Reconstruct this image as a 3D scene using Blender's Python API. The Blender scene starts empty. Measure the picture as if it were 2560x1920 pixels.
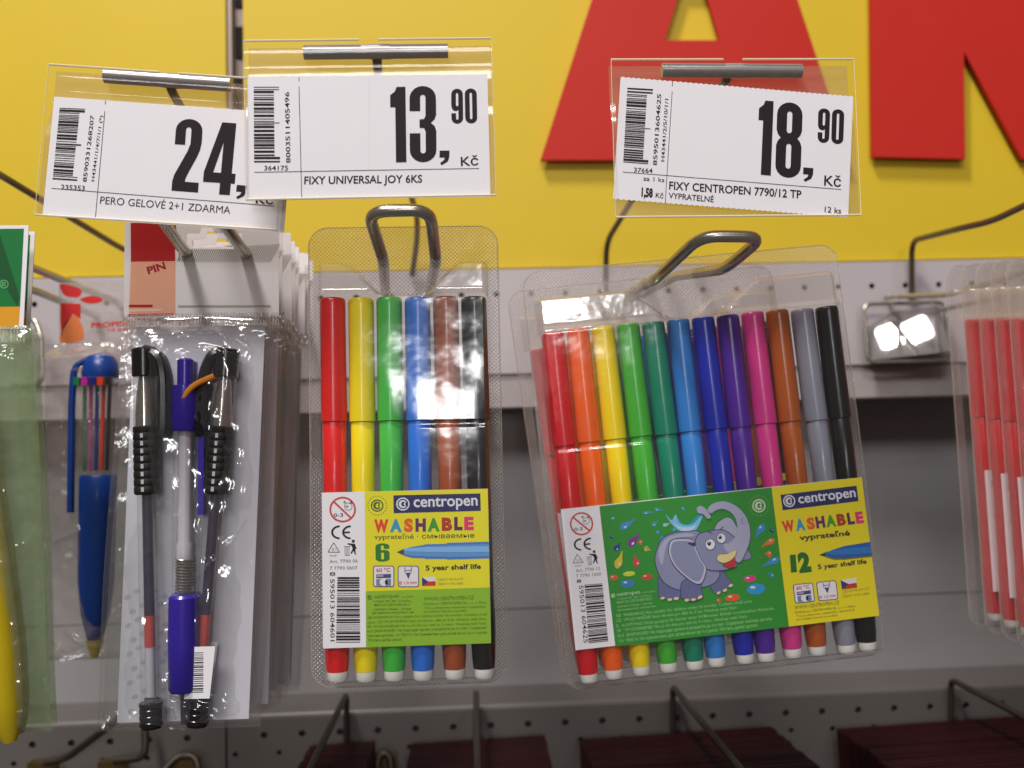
import bpy, bmesh, math, random
from mathutils import Vector, Matrix
from mathutils.geometry import tessellate_polygon
random.seed(7)
S = 0.001                      # every length below is in millimetres
sc = bpy.context.scene
COL = sc.collection

# ------------------------------------------------------------------ camera
F = 2350.0                     # focal length in pixels of the 2560 px wide photograph
CAMY = -335.0
cY = Vector((-100 / F, -170 / F, 1)).normalized()          # world +Y in (right, up, forward)
zz = Vector((-0.0262, 1, 0))
cZ = (zz - cY * zz.dot(cY)).normalized()
cX = Vector((cY.y * cZ.z - cY.z * cZ.y, cY.z * cZ.x - cY.x * cZ.z, cY.x * cZ.y - cY.y * cZ.x))
if cX.x < 0: cX = -cX
right = Vector((cX.x, cY.x, cZ.x)); up = Vector((cX.y, cY.y, cZ.y)); fwd = Vector((cX.z, cY.z, cZ.z))
cd = bpy.data.cameras.new('camera'); cam = bpy.data.objects.new('camera', cd); COL.objects.link(cam)
M = Matrix.Identity(4)
for r in range(3):
    M[r][0] = right[r]; M[r][1] = up[r]; M[r][2] = -fwd[r]
M[0][3], M[1][3], M[2][3] = 0, CAMY * S, 0
cam.matrix_world = M
cd.sensor_width = 36; cd.lens = 36 * F / 2560; cd.clip_start = 0.01; cd.clip_end = 50
cd.dof.use_dof = True; cd.dof.focus_distance = 0.335; cd.dof.aperture_fstop = 9
sc.camera = cam

def P(px, py, y):
    """point of the scene (mm) seen at photo pixel px,py in the plane at depth y"""
    d = fwd + right * ((px - 1280) / F) - up * ((py - 960) / F)
    t = (y - CAMY) / d.y
    return Vector((d.x * t, y, d.z * t))

# ------------------------------------------------------------------ world and lamps
w = bpy.data.worlds.new('World'); sc.world = w; w.use_nodes = True
bg = w.node_tree.nodes['Background']; bg.inputs[0].default_value = (0.60, 0.53, 0.50, 1); bg.inputs[1].default_value = 0.15

def lamp(name, loc, target, sx, sy, power, col):
    l = bpy.data.lights.new(name, 'AREA'); l.shape = 'RECTANGLE'; l.size = sx * S; l.size_y = sy * S
    l.energy = power; l.color = col
    o = bpy.data.objects.new(name, l); COL.objects.link(o)
    o.location = Vector(loc) * S
    o.rotation_euler = (Vector(target) - Vector(loc)).to_track_quat('-Z', 'Y').to_euler()
    return o
LAMPS = (464, -1500, 1900), (536, -1500, 1900)
lamp('ceiling_or_fill_lamp', (-560, -620, 1900), (0, 150, 0), 260, 340, 38, (1, 0.96, 0.91))
lamp('ceiling_or_fill_lamp', (-350, -1700, 1500), (0, 0, 0), 1100, 420, 23, (1, 0.98, 0.97))  # broad fill lamp added to brighten the fronts, not a known fixture
lamp('ceiling_or_fill_lamp', LAMPS[0], (0, 100, 0), 62, 52, 1.4, (1, 0.98, 0.96))
lamp('ceiling_or_fill_lamp', LAMPS[1], (0, 100, 0), 62, 52, 1.4, (1, 0.98, 0.96))
lamp('ceiling_or_fill_lamp', (-60, -5200, 430), (0, 0, 0), 340, 330, 12, (1, 1, 1))
lamp('ceiling_or_fill_lamp', (540, -5200, 960), (0, 0, 0), 440, 420, 18, (1, 1, 1))

sc.view_settings.view_transform = 'Standard'; sc.view_settings.look = 'None'
sc.view_settings.exposure = 0.0; sc.view_settings.gamma = 1
sc.cycles.transparent_max_bounces = 48; sc.cycles.max_bounces = 10
sc.cycles.sample_clamp_indirect = 4; sc.cycles.caustics_reflective = False; sc.cycles.caustics_refractive = False

# ------------------------------------------------------------------ materials
def lin(c):
    return tuple(((x / 255) / 12.92 if x / 255 <= 0.04045 else ((x / 255 + 0.055) / 1.055) ** 2.4) for x in c)
MATS = {}
def coords(nt, sc_=1000):
    tc = nt.nodes.new('ShaderNodeTexCoord'); mp = nt.nodes.new('ShaderNodeMapping')
    nt.links.new(tc.outputs['Object'], mp.inputs[0])
    mp.inputs['Scale'].default_value = (sc_, sc_, sc_) if not isinstance(sc_, tuple) else sc_
    return mp.outputs[0]
def noise(nt, vec, scale, detail=3, rough=0.5):
    n = nt.nodes.new('ShaderNodeTexNoise'); n.inputs['Scale'].default_value = scale
    n.inputs['Detail'].default_value = detail; n.inputs['Roughness'].default_value = rough
    nt.links.new(vec, n.inputs['Vector']); return n
def bump(nt, h, strength, dist=0.0003, prev=None):
    b = nt.nodes.new('ShaderNodeBump'); b.inputs['Strength'].default_value = strength
    b.inputs['Distance'].default_value = dist; nt.links.new(h, b.inputs['Height'])
    if prev: nt.links.new(prev, b.inputs['Normal'])
    return b.outputs[0]
def mat(name, rgb, rough=0.5, metal=0.0, spec=0.5, vary=0.06, vscale=0.08, bmp=0.0, bscale=1.5, alpha=1.0, coat=0):
    if name in MATS: return MATS[name]
    m = bpy.data.materials.new(name); m.use_nodes = True; nt = m.node_tree
    b = nt.nodes['Principled BSDF']; c = lin(rgb)
    v = coords(nt)
    n = noise(nt, v, vscale, 4)
    mx = nt.nodes.new('ShaderNodeMix'); mx.data_type = 'RGBA'
    mx.inputs[6].default_value = tuple(max(0, x * (1 - vary)) for x in c) + (1,)
    mx.inputs[7].default_value = tuple(min(1, x * (1 + vary)) for x in c) + (1,)
    nt.links.new(n.outputs['Fac'], mx.inputs[0]); nt.links.new(mx.outputs[2], b.inputs['Base Color'])
    b.inputs['Roughness'].default_value = rough; b.inputs['Metallic'].default_value = metal
    b.inputs['Specular IOR Level'].default_value = spec; b.inputs['Coat Weight'].default_value = coat
    b.inputs['Coat Roughness'].default_value = 0.1
    if alpha < 1: b.inputs['Alpha'].default_value = alpha
    if bmp:
        n2 = noise(nt, v, bscale, 4)
        nt.links.new(bump(nt, n2.outputs['Fac'], bmp), b.inputs['Normal'])
    MATS[name] = m; return m

def film(name, haze, hazecol, rough=0.08, wr=0.4, wscale=0.08, emboss=0.0, tint=(1, 1, 1), base=0.05, seal=0, fk=1.0):
    """thin clear sheet: transparent + fresnel gloss + a little milky diffuse"""
    m = bpy.data.materials.new(name); m.use_nodes = True; nt = m.node_tree
    for n in list(nt.nodes): nt.nodes.remove(n)
    N = nt.nodes.new; L = nt.links.new
    out = N('ShaderNodeOutputMaterial'); v = coords(nt)
    n1 = noise(nt, v, wscale, 3, 0.55)
    nrm = bump(nt, n1.outputs['Fac'], wr, 0.004)
    hz = N('ShaderNodeValue'); hz.outputs[0].default_value = haze; hz = hz.outputs[0]
    if emboss or seal:
        wv = []
        for ang in ((45, -45) if emboss else (0,)):
            mp = N('ShaderNodeMapping'); mp.vector_type = 'POINT'; L(v, mp.inputs[0])
            mp.inputs['Rotation'].default_value = (0, math.radians(ang), 0)
            t = N('ShaderNodeTexWave'); t.wave_type = 'BANDS'; t.bands_direction = 'X'
            t.inputs['Scale'].default_value = 0.3 if emboss else 0.28
            t.inputs['Distortion'].default_value = 0.15; L(mp.outputs[0], t.inputs['Vector']); wv.append(t.outputs['Fac'])
        if emboss:
            a = N('ShaderNodeMath'); a.operation = 'MULTIPLY'; L(wv[0], a.inputs[0]); L(wv[1], a.inputs[1]); h = a.outputs[0]
        else: h = wv[0]
        nrm = bump(nt, h, 1.0 if emboss else 0.6, 0.00034, nrm)
        mr = N('ShaderNodeMapRange'); L(h, mr.inputs[0]); mr.inputs[3].default_value = haze * 0.5; mr.inputs[4].default_value = haze * 2.1
        hz = mr.outputs[0]
    tr = N('ShaderNodeBsdfTransparent'); tr.inputs[0].default_value = tint + (1,)
    df = N('ShaderNodeBsdfDiffuse'); df.inputs[0].default_value = lin(hazecol) + (1,); L(nrm, df.inputs['Normal'])
    tl = N('ShaderNodeBsdfTranslucent'); tl.inputs[0].default_value = lin(hazecol) + (1,)
    dm = N('ShaderNodeMixShader'); dm.inputs[0].default_value = 0.35; L(df.outputs[0], dm.inputs[1]); L(tl.outputs[0], dm.inputs[2])
    m1 = N('ShaderNodeMixShader'); L(hz, m1.inputs[0]); L(tr.outputs[0], m1.inputs[1]); L(dm.outputs[0], m1.inputs[2])
    gl = N('ShaderNodeBsdfGlossy'); gl.inputs['Roughness'].default_value = rough; L(nrm, gl.inputs['Normal'])
    fr = N('ShaderNodeFresnel'); fr.inputs[0].default_value = 1.45
    geo = N('ShaderNodeNewGeometry')
    fr2 = N('ShaderNodeMath'); fr2.operation = 'MULTIPLY_ADD'; L(fr.outputs[0], fr2.inputs[0]); fr2.inputs[1].default_value = fk; fr2.inputs[2].default_value = base
    bf = N('ShaderNodeMath'); bf.operation = 'SUBTRACT'; bf.inputs[0].default_value = 1; L(geo.outputs['Backfacing'], bf.inputs[1])
    mul = N('ShaderNodeMath'); mul.operation = 'MULTIPLY'; L(fr2.outputs[0], mul.inputs[0]); L(bf.outputs[0], mul.inputs[1])
    sel = N('ShaderNodeMath'); sel.operation = 'MAXIMUM'; L(mul.outputs[0], sel.inputs[0]); sel.inputs[1].default_value = base
    cl = N('ShaderNodeMath'); cl.operation = 'MINIMUM'; L(sel.outputs[0], cl.inputs[0]); cl.inputs[1].default_value = 0.6
    m2 = N('ShaderNodeMixShader'); L(cl.outputs[0], m2.inputs[0]); L(m1.outputs[0], m2.inputs[1]); L(gl.outputs[0], m2.inputs[2])
    L(m2.outputs[0], out.inputs[0]); MATS[name] = m; return m

yellow = mat('yellow_board', (216, 184, 38), 0.55, spec=0.35, vary=0.035, vscale=0.02, bmp=0.05, bscale=0.4)
red = mat('red_letter', (194, 36, 24), 0.6, spec=0.3, vary=0.03, vscale=0.03)
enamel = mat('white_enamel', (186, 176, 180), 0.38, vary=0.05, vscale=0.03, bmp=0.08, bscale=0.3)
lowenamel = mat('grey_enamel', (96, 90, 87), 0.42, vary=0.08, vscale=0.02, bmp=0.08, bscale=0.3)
stripm = mat('strip_enamel', (172, 162, 162), 0.4, vary=0.05, vscale=0.03)
panelm = mat('grey_enamel_panel', (150, 147, 148), 0.45, vary=0.05, vscale=0.03, bmp=0.06, bscale=0.3)
postm = mat('upright_steel', (120, 102, 92), 0.35, metal=0.3, vary=0.12)
darkm = mat('dark_cavity', (14, 13, 13), 0.9)
chrome = mat('nickel_wire', (190, 184, 172), 0.27, metal=0.85, vary=0.12, vscale=0.3, bmp=0.06, bscale=2)
armm = mat('dull_steel_wire', (112, 98, 84), 0.38, metal=0.9, vary=0.15, vscale=0.25)
lowm = mat('dark_lacquered_wire', (72, 62, 56), 0.45, metal=0.6, vary=0.15)
tubem = mat('zinc_tube', (172, 164, 162), 0.26, metal=0.45, vary=0.15, vscale=0.3)
mirror = mat('polished_plate', (186, 178, 178), 0.02, metal=0.62, vary=0.03)
paper = mat('white_paper', (242, 238, 243), 0.6, spec=0.25, vary=0.015, vscale=0.05, bmp=0.05, bscale=1)
ink = mat('black_ink', (36, 27, 36), 0.6, spec=0.15, vary=0.08, vscale=0.8)
inkgrey = mat('grey_ink', (120, 112, 120), 0.6)
maroon = mat('maroon_cover', (52, 12, 17), 0.4, vary=0.15, vscale=0.1, bmp=0.1)
maroon2 = mat('maroon_edge', (24, 6, 9), 0.4, vary=0.2, vscale=0.2)
clearf = film('clear_blister', 0.014, (235, 225, 220), 0.1, 0.05, 0.05, base=0.035, fk=0.8)
cloudyf = film('cloudy_blister', 0.34, (226, 216, 208), 0.13, 0.12, 0.06, base=0.10)
flange = film('embossed_blister', 0.22, (192, 172, 162), 0.2, 0.3, 0.06, emboss=1, base=0.055)
backf = film('back_sheet', 0.03, (215, 200, 190), 0.2, 0.15, 0.08, emboss=1, base=0.02)
sleevef = film('clear_sleeve', 0.008, (225, 205, 190), 0.07, 0.08, 0.02, base=0.02, fk=0.3)
sleeveb = film('clear_sleeve_back', 0.34, (205, 178, 150), 0.1, 0.05, 0.02, base=0.03)
bagf = film('bag_film', 0.035, (225, 225, 235), 0.09, 0.45, 0.028, base=0.05, fk=1.0)
bagb = film('bag_film_back', 0.06, (215, 200, 195), 0.12, 0.4, 0.06, base=0.04)
sealf = film('sealed_film', 0.25, (215, 200, 190), 0.15, 0.3, 0.1, seal=1, base=0.1)
greenf = film('pale_green_film', 0.12, (206, 214, 190), 0.08, 1.0, 0.05, base=0.05, tint=(0.93, 1, 0.9))
clearp = film('clear_plastic', 0.035, (220, 222, 230), 0.05, 0.0, 0.1, base=0.06)
rimm = mat('blister_rim', (196, 180, 168), 0.2, alpha=0.3)
edge = mat('sheet_edge', (250, 240, 215), 0.2, alpha=0.75)

def plastic(name, rgb, **k):
    return mat(name, rgb, k.pop('rough', 0.3), vary=0.06, vscale=0.1, coat=0.2, bmp=0.04, bscale=1.0, **k)
def pm(rgb, name=None): return mat(name or 'print_%02x%02x%02x' % rgb, rgb, 0.45, vary=0.03, vscale=0.2)

# ------------------------------------------------------------------ mesh builder
class MB:
    def __init__(s): s.v = []; s.f = []; s.mi = []; s.cur = 0
    def face(s, idx): s.f.append(idx); s.mi.append(s.cur)
    def box(s, x0, x1, y0, y1, z0, z1):
        b = len(s.v)
        for z in (z0, z1):
            for x, y in ((x0, y0), (x1, y0), (x1, y1), (x0, y1)): s.v.append(Vector((x, y, z)))
        for q in ((0, 3, 2, 1), (4, 5, 6, 7), (0, 1, 5, 4), (1, 2, 6, 5), (2, 3, 7, 6), (3, 0, 4, 7)): s.face([b + i for i in q])
        return s
    def quad(s, a, b, c, d):
        n = len(s.v); s.v += [Vector(a), Vector(b), Vector(c), Vector(d)]; s.face([n, n + 1, n + 2, n + 3]); return s
    def lathe(s, prof, seg=24, c=(0, 0), flute=None, capt=True):
        """prof: list of (z, r) along -Z; flute: (z0, z1, depth)"""
        b = len(s.v)
        for z, r in prof:
            for k in range(seg):
                a = 2 * math.pi * k / seg; rr = r
                if flute and flute[0] >= z >= flute[1] and k % 2: rr = r - flute[2]
                s.v.append(Vector((c[0] + rr * math.cos(a), c[1] + rr * math.sin(a), z)))
        for i in range(len(prof) - 1):
            for k in range(seg):
                k2 = (k + 1) % seg
                s.face([b + i * seg + k, b + (i + 1) * seg + k, b + (i + 1) * seg + k2, b + i * seg + k2])
        if capt:
            s.face([b + k for k in range(seg)]); e = b + (len(prof) - 1) * seg; s.face([e + k for k in reversed(range(seg))])
        return s
    def tube(s, pts, r, seg=12, round_=0, closed=False, caps=True):
        pts = [Vector(p) for p in pts]
        if round_:
            n = len(pts); q = []
            for i, p in enumerate(pts):
                if (i in (0, n - 1)) and not closed: q.append(p); continue
                a = pts[i - 1]; c = pts[(i + 1) % n]
                da = (a - p); dc = (c - p); ra = min(round_, da.length * 0.45); rc = min(round_, dc.length * 0.45)
                A = p + da.normalized() * ra; C = p + dc.normalized() * rc
                for k in range(7):
                    t = k / 6; q.append(A * (1 - t) ** 2 + p * 2 * t * (1 - t) + C * t * t)
            pts = q
        n = len(pts); b = len(s.v); nor = None
        for i in range(n):
            if closed: t = (pts[(i + 1) % n] - pts[i - 1]).normalized()
            else: t = (pts[min(i + 1, n - 1)] - pts[max(i - 1, 0)]).normalized()
            if nor is None:
                nor = t.orthogonal().normalized()
            nor = (nor - t * nor.dot(t)).normalized(); bi = t.cross(nor)
            for k in range(seg):
                a = 2 * math.pi * k / seg; s.v.append(pts[i] + (nor * math.cos(a) + bi * math.sin(a)) * r)
        for i in range(n if closed else n - 1):
            j = (i + 1) % n
            for k in range(seg):
                k2 = (k + 1) % seg; s.face([b + i * seg + k, b + i * seg + k2, b + j * seg + k2, b + j * seg + k])
        if caps and not closed:
            s.face([b + k for k in reversed(range(seg))]); e = b + (n - 1) * seg; s.face([e + k for k in range(seg)])
        return s
    def poly(s, loops, y=0.0, thick=0.0):
        """flat polygon (x,z) facing -Y at depth y; optional thickness backwards"""
        lp = [[Vector((p[0], y, p[1])) for p in l] for l in loops]
        tris = tessellate_polygon([[Vector((p.x, p.z, 0)) for p in l] for l in lp])
        b = len(s.v); flat = [p for l in lp for p in l]; s.v += flat
        for t in tris:
            a, c, d = (flat[i] for i in t)
            cr = (c.x - a.x) * (d.z - a.z) - (c.z - a.z) * (d.x - a.x)
            s.face([b + i for i in (t if cr > 0 else t[::-1])])
        if thick:
            nb = len(s.v); s.v += [p + Vector((0, thick, 0)) for p in flat]; o = 0
            for l in lp:
                for i in range(len(l)):
                    j = (i + 1) % len(l); s.face([b + o + i, b + o + j, nb + o + j, nb + o + i])
                o += len(l)
        return s
    def grid(s, nx, nz, fn, mfn=None):
        b = len(s.v)
        for j in range(nz + 1):
            for i in range(nx + 1): s.v.append(Vector(fn(i / nx, j / nz)))
        for j in range(nz):
            for i in range(nx):
                if mfn: 
                    m_ = mfn((i + .5) / nx, (j + .5) / nz)
                    if m_ < 0: continue
                    s.cur = m_
                s.face([b + j * (nx + 1) + i, b + (j + 1) * (nx + 1) + i, b + (j + 1) * (nx + 1) + i + 1, b + j * (nx + 1) + i + 1])
        s.cur = 0; return s
    def build(s, name, mats, parent=None, smooth=False, loc=None, weld=False):
        me = bpy.data.meshes.new(name); me.from_pydata([v * S for v in s.v], [], s.f)
        for m in (mats if isinstance(mats, (list, tuple)) else [mats]): me.materials.append(m)
        me.polygons.foreach_set('material_index', s.mi)
        if smooth:
            me.polygons.foreach_set('use_smooth', [True] * len(s.f))
            me.set_sharp_from_angle(angle=math.radians(38))
        me.update()
        o = bpy.data.objects.new(name, me); COL.objects.link(o)
        if parent: o.parent = parent
        if loc: o.location = Vector(loc) * S
        return o

def thing(name, label, cat, loc=(0, 0, 0), rot=(0, 0, 0), group=None):
    o = bpy.data.objects.new(name, None); COL.objects.link(o); o.empty_display_size = 0.02
    o.location = Vector(loc) * S; o.rotation_euler = rot; o['label'] = label; o['category'] = cat
    if group: o['group'] = group
    return o
def struct(o, kind='structure'):
    o['kind'] = kind; return o
KIDS = {}
def kids(o): return [c for c in bpy.data.objects if c.parent == o]
def copy_tree(o, parent=None):
    c = o.copy(); COL.objects.link(c); c.parent = parent
    for ch in kids(o): copy_tree(ch, c)
    return c
def smooth_loop(pts, n=6):
    q = []; N = len(pts)
    for i in range(N):
        p0, p1, p2, p3 = pts[i - 1], pts[i], pts[(i + 1) % N], pts[(i + 2) % N]
        for k in range(n):
            t = k / n
            q.append(tuple(0.5 * (2 * p1[a] + (p2[a] - p0[a]) * t + (2 * p0[a] - 5 * p1[a] + 4 * p2[a] - p3[a]) * t * t + (3 * p1[a] - p0[a] - 3 * p2[a] + p3[a]) * t ** 3) for a in (0, 1)))
    return q
def ell(cx, cy, rx, ry, rot=0, n=20):
    c, s_ = math.cos(rot), math.sin(rot)
    return [(cx + rx * math.cos(a) * c - ry * math.sin(a) * s_, cy + rx * math.cos(a) * s_ + ry * math.sin(a) * c) for a in (2 * math.pi * k / n for k in range(n))]

# ------------------------------------------------------------------ flat print traced in photo pixels
TXT = {}
def text_mesh(s_, bold, res):
    key = (s_, bold, res)
    if key in TXT: return TXT[key]
    cu = bpy.data.curves.new('t', 'FONT'); cu.body = s_; cu.resolution_u = res; cu.offset = bold; cu.fill_mode = 'FRONT'
    ob = bpy.data.objects.new('t', cu); COL.objects.link(ob)
    me = bpy.data.meshes.new_from_object(ob)
    vs = [(v.co.x, v.co.y) for v in me.vertices]; fs = [list(p.vertices) for p in me.polygons]
    bpy.data.objects.remove(ob); bpy.data.curves.remove(cu); bpy.data.meshes.remove(me)
    TXT[key] = (vs, fs); return TXT[key]

class Print:
    """art drawn in the pixel space of one photo crop, mapped onto a flat card w x h (mm)"""
    def __init__(s, quad, w, h, org=(0, 0), k=1.0, y=0.0, x0=0.0, z0=0.0):
        s.q = [((x / k) + org[0], (y_ / k) + org[1]) for x, y_ in quad] if quad else None
        s.w, s.h, s.org, s.k, s.y, s.x0, s.z0 = w, h, org, k, y, x0, z0
        s.layers = {}; s.lv = 0
    def crop(s, org, k): s.org = org; s.k = k; return s
    def m(s, p):
        x, y = p[0] / s.k + s.org[0], p[1] / s.k + s.org[1]
        A, B, C, D = s.q          # TL TR BR BL
        u, v = 0.5, 0.5
        for _ in range(8):
            fx = (1 - u) * (1 - v) * A[0] + u * (1 - v) * B[0] + u * v * C[0] + (1 - u) * v * D[0] - x
            fy = (1 - u) * (1 - v) * A[1] + u * (1 - v) * B[1] + u * v * C[1] + (1 - u) * v * D[1] - y
            a = (1 - v) * (B[0] - A[0]) + v * (C[0] - D[0]); b = (1 - u) * (D[0] - A[0]) + u * (C[0] - B[0])
            c = (1 - v) * (B[1] - A[1]) + v * (C[1] - D[1]); d = (1 - u) * (D[1] - A[1]) + u * (C[1] - B[1])
            det = a * d - b * c; u -= (d * fx - b * fy) / det; v -= (a * fy - c * fx) / det
        return (s.x0 + u * s.w, s.z0 - v * s.h)
    def mb(s, col, lv, name='print'):
        key = (name, col, lv)
        if key not in s.layers: s.layers[key] = MB()
        return s.layers[key]
    def shape(s, col, loops, lv=1, name='print'):
        if loops and not isinstance(loops[0][0], (tuple, list)): loops = [loops]
        s.mb(col, lv, name).poly([[s.m(p) for p in l] for l in loops], s.y - 0.045 * lv); return s
    def rect(s, col, x0, y0, x1, y1, lv=1, name='print', sh=0.0):
        return s.shape(col, [(x0, y0), (x1, y0 + sh), (x1, y1 + sh), (x0, y1)], lv, name)
    def line(s, col, a, b, wd, lv=1, name='print'):
        d = Vector((b[0] - a[0], b[1] - a[1])).normalized(); n = Vector((-d.y, d.x)) * wd / 2
        return s.shape(col, [(a[0] + n.x, a[1] + n.y), (b[0] + n.x, b[1] + n.y), (b[0] - n.x, b[1] - n.y), (a[0] - n.x, a[1] - n.y)], lv, name)
    def text(s, col, txt, a, b, hgt, lv=1, bold=0.0, res=2, name='lettering', cap=None, slant=0):
        """baseline from a to b (crop pixels), hgt = capital height"""
        if not txt: return s
        vs, fs = text_mesh(txt, bold, res)
        if not vs: return s
        x0 = min(v[0] for v in vs); x1 = max(v[0] for v in vs); ch = 0.73
        L = Vector((b[0] - a[0], b[1] - a[1])); ln = L.length; d = L / ln; n = Vector((d.y, -d.x))
        mbb = s.mb(col, lv, name); base = len(mbb.v)
        for v in vs:
            q = Vector(a) + d * ((v[0] - x0) / (x1 - x0) * ln) + n * (v[1] / ch * hgt)
            mp = s.m((q.x, q.y)); mbb.v.append(Vector((mp[0], s.y - 0.045 * lv, mp[1])))
        for f in fs:
            A, B_, C = (mbb.v[base + i] for i in f[:3])
            cr = (B_.x - A.x) * (C.z - A.z) - (B_.z - A.z) * (C.x - A.x)
            mbb.face([base + i for i in (f if cr > 0 else f[::-1])])
        return s
    def barcode(s, col, corners, code, lv=1, long_=1.0, seed=1):
        """corners: TL, TR, BR, BL of the block in crop px; bars run across, stacked down"""
        rnd = random.Random(seed); A, B, C, D = [Vector(p) for p in corners]; t = 0.0; i = 0
        ws = []
        while t < 1:
            wd = rnd.choice((1, 1, 2, 3)) * 0.0105; gp = rnd.choice((1, 1, 2)) * 0.0105
            ws.append((t, min(t + wd, 1))); t += wd + gp
        for i, (t0, t1) in enumerate(ws):
            e = long_ if i in (0, 1, len(ws) // 2, len(ws) - 2, len(ws) - 1) else 1.0
            p = lambda q, tt: (A + (B - A) * q) * (1 - tt) + (D + (C - D) * q) * tt
            s.shape(col, [tuple(p(0, t0)), tuple(p(e, t0)), tuple(p(e, t1)), tuple(p(0, t1))], lv, 'barcode')
        return s
    def build(s, parent):
        merged = {}
        for (name, col, lv), m_ in s.layers.items():
            k = (name, col)
            if k not in merged: merged[k] = MB()
            t = merged[k]; b = len(t.v); t.v += m_.v
            for f in m_.f: t.f.append([b + i for i in f]); t.mi.append(0)
        out = []
        for (name, col), m_ in merged.items():
            out.append(m_.build(name, pm(col) if isinstance(col, tuple) else col, parent))
        return out

# condensed heavy numerals, unit height, y down
def arc(cx, cy, rx, ry, a0, a1, n=10):
    return [(cx + rx * math.cos(math.radians(a0 + (a1 - a0) * k / n)), cy + ry * math.sin(math.radians(a0 + (a1 - a0) * k / n))) for k in range(n + 1)]
TOP = lambda: arc(.175, .16, .175, .16, 180, 360); BOT = lambda: arc(.175, .84, .175, .16, 0, 180)
def slot(y0, y1): return arc(.175, y0 + .035, .035, .035, 180, 360, 6) + arc(.175, y1 - .035, .035, .035, 0, 180, 6)
DIG = {
 '1': (.26, [[(.26, 0), (.11, 0), (.08, .06), (.0, .11), (.0, .27), (.085, .27), (.085, 1), (.26, 1)]]),
 '0': (.35, [TOP() + BOT(), slot(.12, .88)]),
 '8': (.35, [TOP() + [(.35, .37), (.33, .43), (.29, .475), (.33, .52), (.35, .58)] + BOT() + [(0, .58), (.02, .52), (.06, .475), (.02, .43), (0, .37)], slot(.12, .41), slot(.55, .88)]),
 '3': (.35, [[(0, .33)] + TOP() + [(.35, .38), (.33, .44), (.28, .485), (.33, .53), (.35, .59)] + BOT() + [(0, .62), (.14, .62), (.14, .85)] + arc(.175, .85, .035, .035, 180, 0, 6) + [(.21, .60), (.19, .555), (.13, .55), (.13, .44), (.19, .435), (.21, .39), (.21, .15)] + arc(.175, .15, .035, .035, 360, 180, 6) + [(.14, .33)]]),
 '9': (.35, [[(0, .70), (.14, .70), (.14, .85)] + arc(.175, .85, .035, .035, 180, 0, 6) + [(.21, .60), (.17, .635), (.10, .635), (.03, .59), (0, .50)] + TOP() + BOT(), slot(.12, .50)]),
 '2': (.35, [[(0, .36)] + TOP() + [(.35, .32), (.335, .42), (.30, .52), (.21, .72), (.17, .82), (.165, .865), (.345, .865), (.345, 1), (0, 1), (0, .87), (.02, .78), (.17, .45), (.205, .34), (.205, .15)] + arc(.17, .15, .035, .035, 360, 180, 6) + [(.135, .36)]]),
 '4': (.41, [[(.18, 0), (.36, 0), (.36, .70), (.41, .70), (.41, .84), (.36, .84), (.36, 1), (.22, 1), (.22, .84), (0, .84), (0, .70)], [(.22, .28), (.22, .70), (.12, .70)]]),
 ',': (.13, [[(0, 0), (.13, 0), (.13, .09), (.11, .15), (.03, .20), (.01, .17), (.06, .13), (.07, .095), (0, .095)]]),
}
def digit(pr, ch, tl, tr, br, bl, col=None, lv=1):
    """unit glyph fitted into a crop-pixel quad"""
    w_, loops = DIG[ch]; H = 0.2 if ch == ',' else 1.0
    A, B, C, D = [Vector(p) for p in (tl, tr, br, bl)]
    def f(p):
        u, v = p[0] / w_, p[1] / H
        return tuple(A * (1 - u) * (1 - v) + B * u * (1 - v) + C * u * v + D * (1 - u) * v)
    pr.shape(col or ink, [[f(p) for p in l] for l in loops], lv, 'price_numeral')

# ================================================================== SETTING
YR, YW = 200.0, 240.0          # rail front plane, recessed wall plane
zt = P(1700, 664, YR).z        # top of the upper rail
zrb = P(2250, 909, YR).z; zsb = P(2250, 991, YR).z
zlow = P(1300, 1757, YR).z     # ledge front edge of the lower rail
XL, XR = -420.0, 480.0
xp0, xp1 = P(560, 100, YR).x, P(604, 100, YR).x

# yellow sign board with red letters
sign = thing('sign_board', 'yellow advertising board with huge red letters behind the hooks', 'sign', (0, YR + 4, zt))
def rel(px, py, y, o): 
    p = P(px, py, y); return (p.x - o[0], p.z - o[2])
so = (0, YR + 4, zt)
MB().box(XL, xp0, 0, 5, 1.5, 480).build('panel', yellow, sign)
MB().box(xp1, XR, 0, 5, 1.5, 480).build('panel', yellow, sign)
A_ = [[(1623, -450), (1843, -450), (2125, 401), (1932, 401), (1868, 232), (1612, 232), (1548, 401), (1351, 401)], [(1662, 102.5), (1798, 102.5), (1758, -36), (1704, -36)]]
K_ = [[(2170, -450), (2402, -450), (2408, 5), (2560, -450), (2830, -450), (2640, 40), (2850, 398), (2553, 398), (2408, 131), (2411, 398), (2180, 393)]]
for loops in (A_, K_):
    loops = [[rel(px, py, YR - 1, so) for px, py in l] for l in loops]
    MB().poly(loops, -6.0, 3.4).build('letter', red, sign)

# slotted upright between the panels
up_ = thing('upright_post', 'narrow slotted steel upright between the yellow panels', 'post', (0, YR, zt))
pw = xp1 - xp0
mb = MB(); mb.box(xp0 - 1, xp1 + 1, 12, 16, 0.3, 480); mb.build('post', postm, up_)
MB().box(xp0 + 0.2, xp0 + 3, 6, 12, 0.3, 480).build('flange', mat('upright_light', (150, 132, 118), 0.4, metal=0.2), up_)
mb = MB()
for k in range(-8, 20):
    zc = P(590, 108, YR + 12).z - zt + k * 31
    if zc > 5 and zc < 470: mb.box(xp0 + 4, xp1 - 0.6, 10.5, 11.7, zc - 9.5, zc + 9.5)
mb.build('slot', darkm, up_)

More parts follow.
